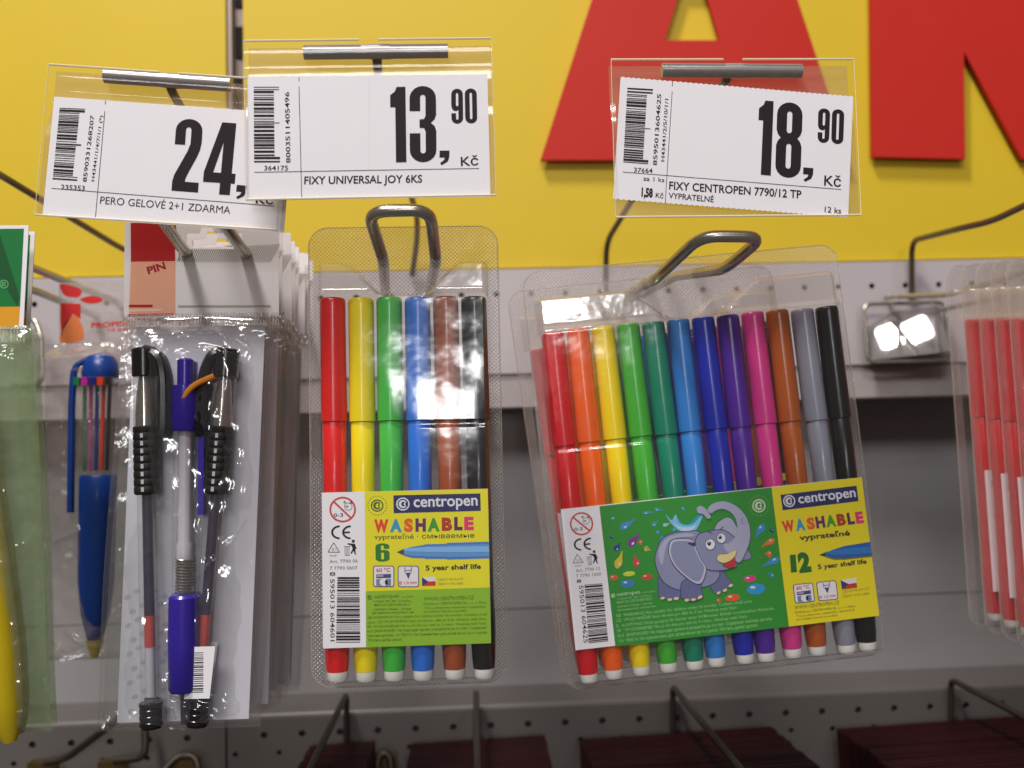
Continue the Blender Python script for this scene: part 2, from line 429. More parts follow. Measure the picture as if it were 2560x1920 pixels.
def perf(x0, x1, z0, z1, y, rows, depth=1.2):
    """sheet facing -Y with round punched holes; rows: (z, pitch, xoff, r)"""
    mb = MB(); rows = sorted(rows, key=lambda r: -r[0]); ztop = z1
    for (zr, pitch, xo, r) in rows:
        hh = 4.0
        mb.quad((x0, y, zr + hh), (x1, y, zr + hh), (x1, y, ztop), (x0, y, ztop)); ztop = zr - hh
        c0 = x0; x = xo
        while x - pitch > x0: x -= pitch
        while x < x0 + 4: x += pitch
        while x + 4 < x1:
            mb.quad((c0, y, zr - hh), (x - hh, y, zr - hh), (x - hh, y, zr + hh), (c0, y, zr + hh))
            b = len(mb.v); n = 16
            for k in range(n):
                a = 2 * math.pi * k / n; c, s_ = math.cos(a), math.sin(a); q = hh / max(abs(c), abs(s_))
                mb.v += [Vector((x + q * c, y, zr + q * s_)), Vector((x + r * c, y, zr + r * s_)), Vector((x + r * c, y + depth, zr + r * s_))]
            # square corners
            for k in range(n):
                k2 = (k + 1) % n
                mb.face([b + 3 * k, b + 3 * k2, b + 3 * k2 + 1, b + 3 * k + 1][::1]); mb.face([b + 3 * k + 1, b + 3 * k2 + 1, b + 3 * k2 + 2, b + 3 * k + 2])
            c0 = x + hh; x += pitch
        mb.quad((c0, y, zr - hh), (x1, y, zr - hh), (x1, y, zr + hh), (c0, y, zr + hh))
    mb.quad((x0, y, z0), (x1, y, z0), (x1, y, ztop), (x0, y, ztop))
    return mb
# upper perforated rail
rail = thing('perforated_rail', 'white enamelled steel rail with punched holes under the yellow board', 'rail', (0, YR, zt))
h0 = P(2180, 715, YR)
m_ = perf(XL, XR, zrb - zt, -0.8, 0, [(h0.z - zt, 20.0, h0.x, 1.7)]); m_.build('front_face', enamel, rail)
mb = MB(); mb.box(XL, XR, 0.6, 36, -0.6, 0); mb.tube([(XL, 0.6, -0.7), (XR, 0.6, -0.7)], 0.7, 8); mb.build('top_lip', enamel, rail)
MB().box(XL, XR, 3.2, 3.8, zrb - zt, -1).build('hole_shade', darkm, rail)  # dark sheet behind the holes, the shade inside the rail put into its colour
mb = MB(); mb.box(XL, XR, 1.6, 2.6, zsb - zt, zrb - zt - 0.7); mb.box(XL, XR, 2.6, 39, zsb - zt, zsb - zt + 1); mb.build('lower_strip', stripm, rail)

# recessed wall panels, split at the upright and at the seam
wall = MB().box(XL, XR, YW + 6, YW + 9, -420, 420).build('wall', darkm); struct(wall)
zs1 = P(2280, 1486, YW).z
for (a, b) in ((XL, P(566, 1850, YW).x - 0.5), (P(566, 1850, YW).x + 0.5, XR)):
    for (z0, z1) in ((zlow - 200, zs1 - 0.35), (zs1 + 0.35, zt - 2)):
        mb = MB(); mb.box(a, b, YW, YW + 3, z0, z1); mb.build('panel', panelm, wall)

# lower perforated rail
lr = thing('perforated_rail', 'lower steel rail with a ledge and two rows of holes above the maroon stacks', 'rail', (0, YR, zlow))
lx = P(566, 1850, YR).x
r1, r2 = P(660, 1838, YR), P(698, 1881.6, YR)
for (a, b) in ((XL, lx - 0.6), (lx + 0.6, XR)):
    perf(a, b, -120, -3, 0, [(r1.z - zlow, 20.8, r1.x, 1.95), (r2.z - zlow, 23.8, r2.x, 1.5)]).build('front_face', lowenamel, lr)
mb = MB(); mb.box(XL, XR, 3, 39.5, -1.2, 0)
b = len(mb.v); n = 8
for x in (XL, XR):
    for k in range(n + 1):
        a = math.pi / 2 * k / n; mb.v.append(Vector((x, 3 - 3 * math.sin(a), -3 + 3 * math.cos(a))))
for k in range(n): mb.face([b + k, b + k + 1, b + n + 2 + k, b + n + 1 + k])
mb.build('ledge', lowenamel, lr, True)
MB().box(XL, XR, 3.2, 3.8, -120, -4).build('hole_shade', mat('rail_hole_shade', (52, 48, 46), .7), lr)  # backing sheet whose dark colour stands for shade behind the lower holes

# ================================================================== HOOKS
def hook(label, loops, arm=None, tbar=None, rw=2.15, ra=1.6, base=None, mats=(chrome, armm), group='wire display hooks on the upper rail', plate=None):
    o = Vector(base); t = thing('display_hook', label, 'hook', o, group=group)
    for pts in loops: MB().tube([Vector(p) - o for p in pts], rw, 14, round_=7).build('wire_loop', mats[0], t, True)
    if arm: MB().tube([Vector(p) - o for p in arm], ra, 12, round_=9).build('price_arm', mats[1], t, True)
    if tbar:
        a, b = Vector(tbar[0]) - o, Vector(tbar[1]) - o
        e = MB().tube([a, b], 2.45, 18); e.build('tube_clip', tubem, t, True)
        mid = (a + b) / 2; MB().tube([mid - (b - a) * 0.04, mid + (b - a) * 0.1], 2.6, 18).build('collar', tubem, t, True)
    if plate:
        (x0, y0, x1, y1, yy, tilt) = plate
        c = P((x0 + x1) / 2, y0, yy) - o; W = (P(x1, y0, yy) - P(x0, y0, yy)).x / 2; H = (P(x0, y0, yy) - P(x0, y1, yy)).z
        ca, sa = math.cos(tilt), math.sin(tilt)
        q = lambda x, h, off=0: c + Vector((x, -h * sa + off, -h * ca))
        MB().tube([q(-W, 0), q(-W, H), q(W, H), q(W, 0)], 1.15, 10, round_=5, closed=True).build('bracket_frame', chrome, t, True)
        C0 = c + Vector((0, 2, -H / 2)); view = (Vector((0, CAMY, 0)) - (C0 + o)).normalized()
        lm = ((Vector(LAMPS[0]) + Vector(LAMPS[1])) / 2 - (C0 + o)).normalized(); nn = (view + lm).normalized()
        ux = Vector((1, 0, 0)); ux = (ux - nn * ux.dot(nn)).normalized(); uz = -nn.cross(ux)
        if uz.z < 0: uz = -uz
        a_, b_ = W - 1.5, H / 2 - 2
        mb = MB(); cs = [C0 + ux * sx * a_ + uz * sz * b_ for sx, sz in ((-1, -1), (1, -1), (1, 1), (-1, 1))]
        mb.quad(*cs); mb.quad(*[p - nn * .8 for p in cs[::-1]])
        mb.build('bracket_plate', mirror, t)
    return t
# middle hook (six marker pack)
hook('rounded chrome hook loop above the six marker pack, its tag reading 13,90',
     [[P(968, 800, 198), P(958, 648, 4), P(920, 528, -22), P(1075, 524, -22), P(1090, 650, 4), P(1060, 800, 198)]],
     arm=[P(1030, 690, 197), P(1043, 600, 190), P(1043, 540, 170), P(950, 230, -4), P(943, 160, -21), P(942, 132, -21)],
     tbar=(P(760, 131, -22.6), P(1120, 127, -22.6)), base=P(1030, 780, 198))
# hook of the twelve marker pack
hook('skewed chrome hook loop above the twelve marker pack, its tag reading 18,90',
     [[P(1505, 765, 198), P(1640, 697, 14), P(1752, 590, -12), P(1908, 592, -12), P(1812, 673, 8), P(1690, 690, 60), P(1548, 765, 198)]],
     arm=[P(1514, 730, 197), P(1516, 605, 190), P(1580, 500, 150), P(1790, 235, 0), P(1818, 200, -14), P(1820, 178, -15)],
     tbar=(P(1655, 176, -16.6), P(2003, 178, -16.6)), base=P(1515, 750, 198))
# hook of the pen bags
hook('chrome hook inside the header hole of the gel pen bags, its tag reading 24',
     [[P(640, 790, 198), P(590, 745, 110), P(452, 618, 14), P(392, 530, -8), P(540, 530, -8), P(604, 622, 14), P(720, 760, 130), P(760, 800, 198)]],
     arm=[P(700, 700, 197), P(690, 600, 188), P(560, 420, 80), P(470, 300, 10), P(428, 226, -11), P(424, 204, -12)],
     tbar=(P(262, 190, -12.6), P(578, 212, -12.6)), base=P(700, 780, 198))
# left hook (green bags, leaves the frame)
hook('long pair of chrome wires running left to the green bags',
     [[P(305, 768, 198), P(285, 752, 180), P(78, 668, 92), P(-60, 610, 40), P(-200, 560, 0), P(-330, 470, -20), P(-480, 520, -20), P(-300, 610, 0), P(-80, 680, 60), P(90, 727, 110), P(240, 790, 198)]],
     arm=[P(345, 700, 197), P(345, 640, 190), P(300, 619, 176), P(0, 437, 76), P(-160, 350, 10)], base=P(290, 770, 198),
     rw=1.9, plate=None)
fr = thing('hook_bracket', 'narrow chrome wire bracket between the green bag and the multicolour pen bag', 'bracket', P(90, 800, 190))
o_ = P(90, 800, 190)
MB().tube([P(40, 800, 190) - o_, P(88, 798, 186) - o_, P(104, 845, 184) - o_, P(106, 950, 184) - o_, P(86, 965, 184) - o_, P(30, 965, 190) - o_], 1.5, 10, round_=4).build('bracket_frame', chrome, fr, True)
# right hook (red stack, leaves the frame)
hook('chrome hook with square bracket plate and bent arm, right of the twelve marker pack',
     [[P(2215, 742, 197), P(2370, 737, 160), P(2500, 700, 110), P(2760, 610, 20), P(2850, 560, -10), P(2990, 570, -10), P(2880, 640, 20), P(2560, 730, 110), P(2350, 775, 190)]],
     arm=[P(2280, 750, 197), P(2279, 602, 192), P(2400, 571, 130), P(2480, 553, 110), P(2580, 505, 80), P(2760, 420, 0)],
     base=P(2280, 745, 198), rw=1.5, plate=(2158, 758, 2362, 905, 192, math.radians(3)))

# lower hooks: price arms rising behind the stacks
def lowhook(px, py, label, pyb, tilt=0, yfront=30):
    a = P(px, py, 196); b = P(px, pyb, 196)
    pts = [Vector((b.x, 196, b.z)), Vector((a.x, 196, a.z)), Vector((a.x + tilt, yfront, a.z - 6))]
    o = pts[0]; t = thing('display_hook', label, 'hook', o, group='dark wire arms on the lower rail')
    MB().tube([p - o for p in pts], 1.65, 12, round_=5).build('price_arm', lowm, t, True)
    MB().box(-6, 6, -2, 1, -9, -3).build('clip', lowm, t)
lowhook(866, 1736, 'dark wire arm rising over the narrow maroon stack', 1890, -2)
lowhook(1190, 1728, 'dark wire arm pointing straight forward over the second maroon stack', 1890, 0)
lowhook(1682, 1716, 'dark wire arm slanting right over the widest middle maroon stack', 1880, 3)
lowhook(2377, 1698, 'dark wire arm over the rightmost maroon stack', 1880, 4)
def clipthing(px, py, label, pts):
    o = P(px, py, 190); t = thing('display_hook', label, 'hook', o, group='dark wire arms on the lower rail')
    MB().tube([P(*p) - o for p in pts], 2.0, 12, round_=6).build('price_arm', lowm, t, True)
    MB().box(-7, 7, -5, 2, -9, 0).build('clip', mat('brass_clip', (120, 100, 60), 0.3, metal=0.8), t)
clipthing(112, 1900, 'dark wire arm rising under the left edge of the gel pen bag', [(112, 1906, 186), (165, 1896, 184), (292, 1800, 150), (330, 1770, 140)])
clipthing(286, 1898, 'short dark wire bent down to a brass clip under the gel pen bag', [(286, 1902, 186), (350, 1896, 184), (364, 1880, 184), (362, 1770, 190)])
clipthing(468, 1893, 'dark curved wire end at the bottom edge below the gel pens', [(395, 1945, 180), (440, 1893, 186), (470, 1888, 188), (494, 1900, 186), (498, 1950, 180)])
clipthing(960, 1885, 'chrome capped bracket between the first two maroon stacks', [(942, 1950, 180), (946, 1884, 184), (976, 1884, 184), (980, 1950, 180)])

# ================================================================== MAROON STACKS
def stack(x0, x1, py, n, label, group, tilt, yb=188):
    a = P(x0, py, yb); b = P(x1, py, yb); W = b.x - a.x; first = None
    for k in range(n):
        y = yb - k * 4.3
        loc = ((a.x + b.x) / 2 + random.uniform(-.5, .5) + tilt * k, y, a.z + random.uniform(-.5, .5) - 1)
        if first is None:
            t = thing('maroon_folder', label, 'folder', loc, (0, math.radians(-1.2), 0), group)
            MB().box(-W / 2, W / 2, -1.9, -1.35, -95, 0).build('cover', maroon, t)
            MB().box(-W / 2 + .6, W / 2 - .6, -1.35, 1.3, -95, -0.8).build('filling', maroon2, t)
            MB().box(-W / 2, W / 2, 1.3, 1.85, -95, 0).build('cover', maroon, t)
            first = t
        else:
            t = copy_tree(first); t.location = Vector(loc) * S
        t.rotation_euler = (math.radians(random.uniform(-1, 1)), math.radians(random.uniform(-1.8, -.6)), 0)
stack(775, 938, 1858, 26, 'thin maroon folder in the narrow stack below the six marker pack', 'maroon folders in the narrow stack', -.03)
stack(1028, 1362, 1852, 26, 'thin maroon folder in the second stack, under the straight wire arm', 'maroon folders in the second stack', 0)
stack(1450, 1935, 1842, 26, 'thin maroon folder in the wide stack below the twelve marker pack', 'maroon folders in the wide middle stack', .15)
stack(2095, 2640, 1812, 26, 'thin maroon folder in the stack at the bottom right corner', 'maroon folders in the right stack', .05)

# ================================================================== PRICE TAGS
def quadframe(tl, tr, bl, y):
    a, b, c = P(*tl, y), P(*tr, y), P(*bl, y)
    ang = math.atan2(b.z - a.z, b.x - a.x)
    return a, (b - a).length, ang
def tag(label, s_tl, s_tr, s_bl, y, card_quad, org, k, cw, ch_, art, serr=False, tbz=None):
    a, W, ang = quadframe(s_tl, s_tr, s_bl, y); H = (P(*s_bl, y) - a).length
    t = thing('price_tag', label, 'price tag', a, (0, -ang, 0), 'price tags hanging in front of the yellow board')
    inv = Matrix.Rotation(ang, 3, 'Y')   # world -> local
    # sleeve sheets with fine horizontal ridges at the top
    mb = MB(); mb.grid(2, 40, lambda u, v: (u * W, -1.6 - (0.25 if (v * 40) % 4 < 1 and v < 0.22 else 0) - 0.6 * math.sin(v * 3.1), -v * H)); mb.build('sleeve_front', sleevef, t, True)
    mb = MB(); mb.grid(2, 12, lambda u, v: (u * W, 4.4 if v < .2 else 4.4 - 4.2 * min(1, (v - .2) * 4), -v * H)); mb.build('sleeve_back', sleeveb, t, True)
    mb = MB(); mb.tube([(0, -1.4, 0), (W * .46, -1.4, 0)], .36, 6); mb.tube([(W * .54, -1.4, 0), (W, -1.4, 0)], .36, 6); mb.tube([(0, -1.4, -H), (W, -1.4, -H)], .35, 6)
    mb.tube([(0, -1.6, 0), (0, -1.6, -H)], .12, 5); mb.tube([(W, -1.6, 0), (W, -1.6, -H)], .12, 5)
    mb.build('sleeve_rim', edge, t)
    q = [((x / k) + org[0], (yy / k) + org[1]) for x, yy in card_quad]
    ca, cb, cc = P(*q[0], y - .6), P(*q[1], y - .6), P(*q[3], y - .6)
    cang = math.atan2(cb.z - ca.z, cb.x - ca.x) - ang
    loc = inv @ (ca - a)
    pap = None
    cw = (cb - ca).length; ch_ = (cc - ca).length
    out = [(0, 0)]
    if serr:
        n = 90
        out = [(cw * i / n, (0.0 if i % 2 else -0.35)) for i in range(n + 1)] + [(cw * (n - i) / n, -ch_ + (0.0 if i % 2 else 0.35)) for i in range(n + 1)]
    else: out = [(0, 0), (cw, 0), (cw, -ch_), (0, -ch_)]
    pap = MB().poly([out], -0.6, 0.12).build('paper_card', paper, t)
    pap.location = (loc.x * S, 0, loc.z * S); pap.rotation_euler = (0, -cang, 0)
    pr = Print(card_quad, cw, ch_, org, k, y=-0.62); art(pr); pr.build(pap)
    return t
def art13(p):
    p.barcode(ink, [(143, 408), (272, 408), (297, 900), (166, 900)], '', long_=1.26, seed=3)
    p.text(ink, '8003511405496', (398, 902), (372, 440), 30, bold=.012)
    p.text(ink, '364175', (232, 950), (384, 950), 32, bold=.012)
    p.line(ink, (170, 962), (1610, 942), 4); p.line(ink, (434, 405), (478, 1136), 4); p.line(ink, (432, 345), (434, 372), 4)
    digit(p, '1', (1022, 410), (1122, 408), (1140, 900), (1040, 902)); digit(p, '3', (1148, 404), (1320, 402), (1334, 900), (1162, 902))
    digit(p, ',', (1352, 826), (1416, 825), (1416, 920), (1352, 921)); digit(p, '9', (1420, 422), (1496, 421), (1502, 650), (1426, 651)); digit(p, '0', (1508, 420), (1586, 419), (1594, 648), (1516, 649))
    p.text(ink, 'Kč', (1492, 926), (1606, 920), 62, bold=.012, res=4)
    p.text(ink, 'FIXY UNIVERSAL JOY 6KS', (490, 1040), (1244, 1032), 52, bold=.017, res=3)
    p.line(pm((214, 209, 214)), (885, 345), (900, 940), 1.5)
def art24(p):
    p.barcode(ink, [(225, 606), (385, 612), (348, 1190), (195, 1180)], '', long_=1.25, seed=8)
    p.text(ink, '8590331268207', (460, 1200), (500, 665), 32, bold=.012)
    p.text(ink, 'H43441/1/4/7/1/1 (*)', (520, 1195), (568, 668), 26, bold=.008)
    p.text(ink, '235353', (262, 1258), (448, 1268), 40, bold=.012)
    p.line(ink, (190, 1250), (1940, 1390), 5); p.line(ink, (582, 632), (540, 1478), 5); p.line(ink, (585, 548), (582, 578), 5)
    digit(p, '2', (1152, 690), (1364, 700), (1338, 1284), (1126, 1268)); digit(p, '4', (1404, 712), (1660, 732), (1616, 1306), (1366, 1290))
    digit(p, ',', (1640, 1222), (1718, 1228), (1706, 1340), (1628, 1334))
    digit(p, '9', (1752, 742), (1850, 750), (1838, 1010), (1740, 1000)); digit(p, '0', (1865, 752), (1965, 760), (1950, 1020), (1850, 1012))
    p.text(ink, 'Kč', (1790, 1368), (1930, 1376), 70, bold=.012)
    p.text(ink, 'PERO GELOVÉ 2+1 ZDARMA', (570, 1372), (1590, 1452), 62, bold=0, res=3)
def art18(p):
    p.barcode(ink, [(250, 284), (392, 292), (344, 828), (206, 818)], '', long_=1.28, seed=5)
    p.text(ink, '8595013604625', (444, 838), (490, 330), 30, bold=.012)
    p.text(ink, 'H43441/2/5/10/1/1', (498, 810), (540, 365), 26, bold=.008)
    p.text(ink, '37664', (280, 886), (412, 892), 34, bold=.012)
    p.line(ink, (200, 886), (1758, 998), 4); p.line(ink, (568, 310), (496, 1100), 4); p.line(ink, (573, 240), (569, 274), 4)
    digit(p, '1', (1190, 372), (1292, 380), (1254, 905), (1148, 895)); digit(p, '8', (1320, 382), (1502, 395), (1466, 925), (1284, 912))
    digit(p, ',', (1490, 845), (1562, 850), (1552, 950), (1482, 945)); digit(p, '9', (1612, 428), (1698, 434), (1680, 676), (1598, 670)); digit(p, '0', (1712, 434), (1800, 440), (1782, 684), (1696, 678))
    p.text(ink, 'Kč', (1634, 970), (1756, 980), 74, bold=.012, res=4)
    p.text(ink, 'FIXY CENTROPEN 7790/12 TP', (526, 1005), (1468, 1062), 58, bold=.017, res=3)
    p.text(ink, 'VYPRATELNÉ', (520, 1068), (840, 1094), 42, bold=.012)
    p.text(ink, 'za 1 ks', (344, 945), (494, 955), 32, bold=.008); p.text(ink, '1,58', (328, 1056), (408, 1062), 62, bold=.05)
    p.text(ink, 'Kč', (428, 1064), (484, 1070), 36, bold=.01); p.text(ink, '12 ks', (1632, 1156), (1750, 1166), 42, bold=.01)
tag('clear sleeve with price card 24 crowns for gel pens, leftmost and tilted right', (127, 165), (722, 206), (119, 540), -14, [(178, 515), (2085, 655), (2015, 1600), (130, 1470)], (80, 80), 3.191, 79, 40, art24)
tag('clear sleeve with straight price card reading 13,90 in the middle', (613, 107), (1228, 100), (635, 501), -24, [(100, 340), (1655, 325), (1686, 1125), (140, 1142)], (580, 60), 2.593, 79, 40, art13)
tag('clear sleeve over the red letter with crooked price card reading 18,90', (1526, 153), (2130, 152), (1520, 545), -18, [(205, 203), (1868, 343), (1800, 1195), (128, 1080)], (1480, 120), 2.86, 79, 40, art18, True)

# ================================================================== MARKER PACKS
COLS6 = [('red', (224, 26, 28)), ('yellow', (246, 222, 20)), ('green', (66, 184, 68)), ('blue', (42, 112, 214)), ('brown', (158, 76, 40)), ('black', (22, 20, 24))]
COLS12 = [('red', (216, 22, 34)), ('orange', (246, 98, 24)), ('yellow', (246, 214, 14)), ('light green', (66, 172, 52)), ('teal green', (14, 126, 98)), ('sky blue', (48, 124, 204)),
          ('dark blue', (28, 42, 168)), ('violet', (78, 34, 146)), ('pink', (214, 56, 138)), ('brown', (172, 84, 28)), ('grey', (136, 136, 150)), ('black', (20, 18, 20))]
PL = 137.0
whitep = plastic('white_plug', (232, 228, 222))
MESH = {}
def marker(name, rgb, parent, x, y, z):
    if name not in MESH:
        m_ = plastic('marker_' + name.replace(' ', '_'), rgb, rough=0.28)
        b = MB().lathe([(-44, 3.4), (-45.2, 4.1), (-70, 4.08), (-108, 4.1), (-116, 4.4), (-122, 4.36), (-130, 4.05), (-133.4, 3.7)], 28).build('marker', m_, None, True)
        c = MB().lathe([(0, 3.6), (-.2, 4.1), (-.7, 4.4), (-2.0, 4.5), (-26, 4.5), (-40, 4.58), (-44.9, 4.58), (-45.1, 4.1)], 48, flute=(-1.5, -30, 0.16)).build('cap', m_, None, True)
        p = MB().lathe([(-133.2, 3.65), (-135.8, 3.6), (-136.8, 3.2), (-137.1, 2.0)], 24).build('end_plug', whitep, None, True)
        MESH[name] = (b.data, c.data, p.data)
        for o in (b, c, p): bpy.data.objects.remove(o)
    ds = MESH[name]; b = bpy.data.objects.new('marker', ds[0]); COL.objects.link(b); b.parent = parent
    b.location = (x * S, y * S, z * S); b['label'] = name + ' marker'
    for d, nm in ((ds[1], 'cap'), (ds[2], 'end_plug')):
        c = bpy.data.objects.new(nm, d); COL.objects.link(c); c.parent = b
    return b
def sst(a, b, x):
    t = max(0, min(1, (x - a) / (b - a))); return t * t * (3 - 2 * t)
def shell(n, pitch, W, top, bot, parent, notch, seed):
    """vacuum formed sheet: flat embossed rim, raised clear pocket over the pens"""
    rnd = random.Random(seed); hw = n * pitch / 2 + 0.6; cr = 7.0
    ph = [rnd.uniform(0, 6.28) for _ in range(8)]
    def zb(x):      # upper border of the pocket: a V shaped notch in the middle
        a = abs(x - notch[0]); return 2.0 + notch[2] * sst(notch[1] * .25, notch[1], a)
    def h(x, z):
        ex = sst(0, 2.2, hw - abs(x)); ez = sst(0, 2.4, zb(x) - z) * sst(0, 2.4, z + PL + 1.5)
        v = 0.5 - 0.5 * math.cos(2 * math.pi * (x + (pitch / 2 if n % 2 == 0 else 0) - pitch / 2 + (0 if n % 2 else pitch / 2)) / pitch) 
        val = 11.0
        if -67 < z < 0: val -= 0.05 * v * sst(0, 3, -z) * sst(0, 3, z + 67)
        if z < -124: val -= 0.8 * v
        if z > 0.0: val -= 3.2 * sst(0, 2.5, z)
        if -46 > z > -47.2: val -= .25
        wob = 0.16 * math.sin(x * .09 + ph[1]) * math.sin(z * .06 + ph[2]) + 0.025 * math.sin(x * .3 + z * .21 + ph[3])
        return max(0.0, (val + wob) * ex * ez) + 0.15 * math.sin(x * .07 + z * .05 + ph[4]) + .015 * math.sin(z * .4 + x * .13 + ph[5])
    nx, nz = int(W / 0.75), int((top - bot) / 0.85)
    def xz(u, v): return (-W / 2 + u * W, top - v * (top - bot))
    def inside(u, v):
        x, z = xz(u, v); dx = max(0, abs(x) - (W / 2 - cr)); dz = max(0, z - (top - cr), (bot + cr) - z)
        if dx > 0 and dz > 0 and math.hypot(dx, dz) > cr: return -1
        return (2 if z > -.2 else 0) if (abs(x) < hw - .2 and z < zb(x) - 1 and z > -PL - .5) else 1
    def fn(u, v):
        x, z = xz(u, v)
        dx = max(0, abs(x) - (W / 2 - cr)); dz = max(0, z - (top - cr), (bot + cr) - z); hh = h(x, z)
        L_ = math.hypot(dx, dz)
        if dx > 0 and dz > 0 and L_ > cr:
            x = math.copysign(abs(x) - dx + dx / L_ * cr, x); z = (z - dz + dz / L_ * cr) if z > (top + bot) / 2 else (z + dz - dz / L_ * cr)
        return (x, -hh, z)
    o = MB().grid(nx, nz, fn, inside).build('blister_film', [clearf, flange, cloudyf], parent, True)
    o.data.set_sharp_from_angle(angle=math.radians(80)) if False else None
    rim = []
    for (cx, cz, a0) in ((W / 2 - cr, top - cr, 0), (-W / 2 + cr, top - cr, 90), (-W / 2 + cr, bot + cr, 180), (W / 2 - cr, bot + cr, 270)):
        for k in range(7):
            a = math.radians(a0 + 15 * k); rim.append((cx + cr * math.cos(a), 0.6, cz + cr * math.sin(a)))
    MB().poly([[(p[0], p[2]) for p in rim]], 0.6).build('back_sheet', backf, parent)
    MB().tube(rim, 0.28, 6, closed=True).build('rim', rimm, parent, True)

def pack(label, cols, pitch, W, top, bot, loc, rot, notch, card, art, group, seed=1):
    t = thing('marker_pack', label, 'marker pack', loc, rot, group)
    n = len(cols)
    for i, (nm, rgb) in enumerate(cols):
        mk = marker(nm if n == 12 else nm + ' six', rgb, t, (i - (n - 1) / 2) * pitch, -4.9 + random.uniform(-.2, .2), random.uniform(-.5, .5))
        mk.rotation_euler[1] = math.radians(random.uniform(-.5, .5)); mk['label'] = nm + ' marker'
    shell(n, pitch, W, top, bot, t, notch, seed)
    (x0, z0, cw, ch_, quad, org, k) = card
    o = MB().poly([[(x0, z0), (x0 + cw, z0), (x0 + cw, z0 - ch_), (x0, z0 - ch_)]], -10.0, 0.15).build('insert_card', paper, t)
    pr = Print(quad, cw, ch_, org, k, y=-10.01, x0=x0, z0=z0); art(pr); pr.build(o)
    return t

WASH = [(226, 60, 40), (40, 150, 200), (232, 92, 40), (96, 36, 96), (60, 150, 40), (176, 50, 24), (84, 30, 90), (226, 44, 110)]
NAVY = (30, 32, 92)
def letters(p, word, boxes, cols, hgt, lv=2, bold=.05):
    for c, (x0, x1, y), col in zip(word, boxes, cols): p.text(pm(col), c, (x0, y), (x1, y - (x1 - x0) * .0), hgt, lv, bold=bold, res=4)
def ring(cx, cy, r0, r1, sx=1.0, n=28): return [ell(cx, cy, r1 * sx, r1, 0, n), ell(cx, cy, r0 * sx, r0, 0, n)]
def logo(p, cx, cy, r, col, lv=2):
    p.shape(col, ring(cx, cy, r * .80, r), lv)
    o1 = arc(cx, cy, r * .62, r * .62, 35, 325, 22); i1 = arc(cx + r * .05, cy, r * .3, r * .36, 300, 60, 16)
    p.shape(col, o1 + i1, lv)
    p.shape(col, [(cx + r * .12, cy - r * .1), (cx + r * .5, cy - r * .38), (cx + r * .34, cy), (cx + r * .5, cy + r * .38), (cx + r * .12, cy + r * .1)], lv)
def leftstrip(p, f):
    """symbols of the white strip; f maps the six pack crop coordinates"""
    g = lambda x, y: f(x, y)
    sc_ = (g(363, 0)[0] - g(263, 0)[0]) / 100.0
    cx, cy = g(263, 225)
    rc = pm((206, 62, 58))
    p.shape(rc, ring(cx, cy, 112 * sc_, 130 * sc_)); p.line(rc, g(172, 140), g(350, 315), 17 * sc_, 2)
    p.text(ink, '0-3', g(175, 300), g(268, 298), 38 * sc_, 1, bold=.01)
    for q in (ring(*g(318, 195), 34 * sc_, 40 * sc_),): p.shape(inkgrey, q)
    p.shape(inkgrey, ell(*g(282, 150), 12 * sc_, 12 * sc_)); p.shape(inkgrey, ell(*g(345, 155), 12 * sc_, 12 * sc_)); p.shape(inkgrey, ell(*g(305, 195), 14 * sc_, 9 * sc_))
    # CE
    for (x, bar) in ((238, 0), (345, 1)):
        c = g(x, 455); p.shape(ink, arc(c[0], c[1], 86 * sc_, 70 * sc_, 92, 268, 18) + arc(c[0], c[1], 66 * sc_, 52 * sc_, 268, 92, 18))
        if bar: p.line(ink, g(275, 457), g(335, 455), 17 * sc_)
    # recycling triangle and bin figure
    a, b, c = g(178, 560), g(235, 655), g(122, 655)
    for u, v in ((a, b), (b, c), (c, a)): p.line(inkgrey, u, v, 8 * sc_)
    p.text(inkgrey, '21', g(160, 638), g(202, 638), 26 * sc_); p.text(inkgrey, 'PAP', g(140, 700), g(210, 700), 20 * sc_)
    for q in range(4): p.line(inkgrey, g(286 + q * 14, 600), g(288 + q * 13, 685), 5 * sc_)
    p.line(inkgrey, g(280, 598), g(340, 598), 6 * sc_); p.line(inkgrey, g(286, 686), g(334, 686), 6 * sc_)
    p.shape(ink, ell(*g(368, 545), 15 * sc_, 16 * sc_))
    p.shape(ink, [g(310, 565), g(350, 568), g(385, 572), g(400, 620), g(388, 625), g(392, 670), g(400, 678), g(385, 680), g(370, 640), g(352, 672), g(340, 668), g(362, 620), g(352, 590), g(312, 575)])
def leaflet(p, col, lines):
    for txt, a, b, hgt in lines: p.text(col, txt, a, b, hgt, 2, bold=.006, res=1)
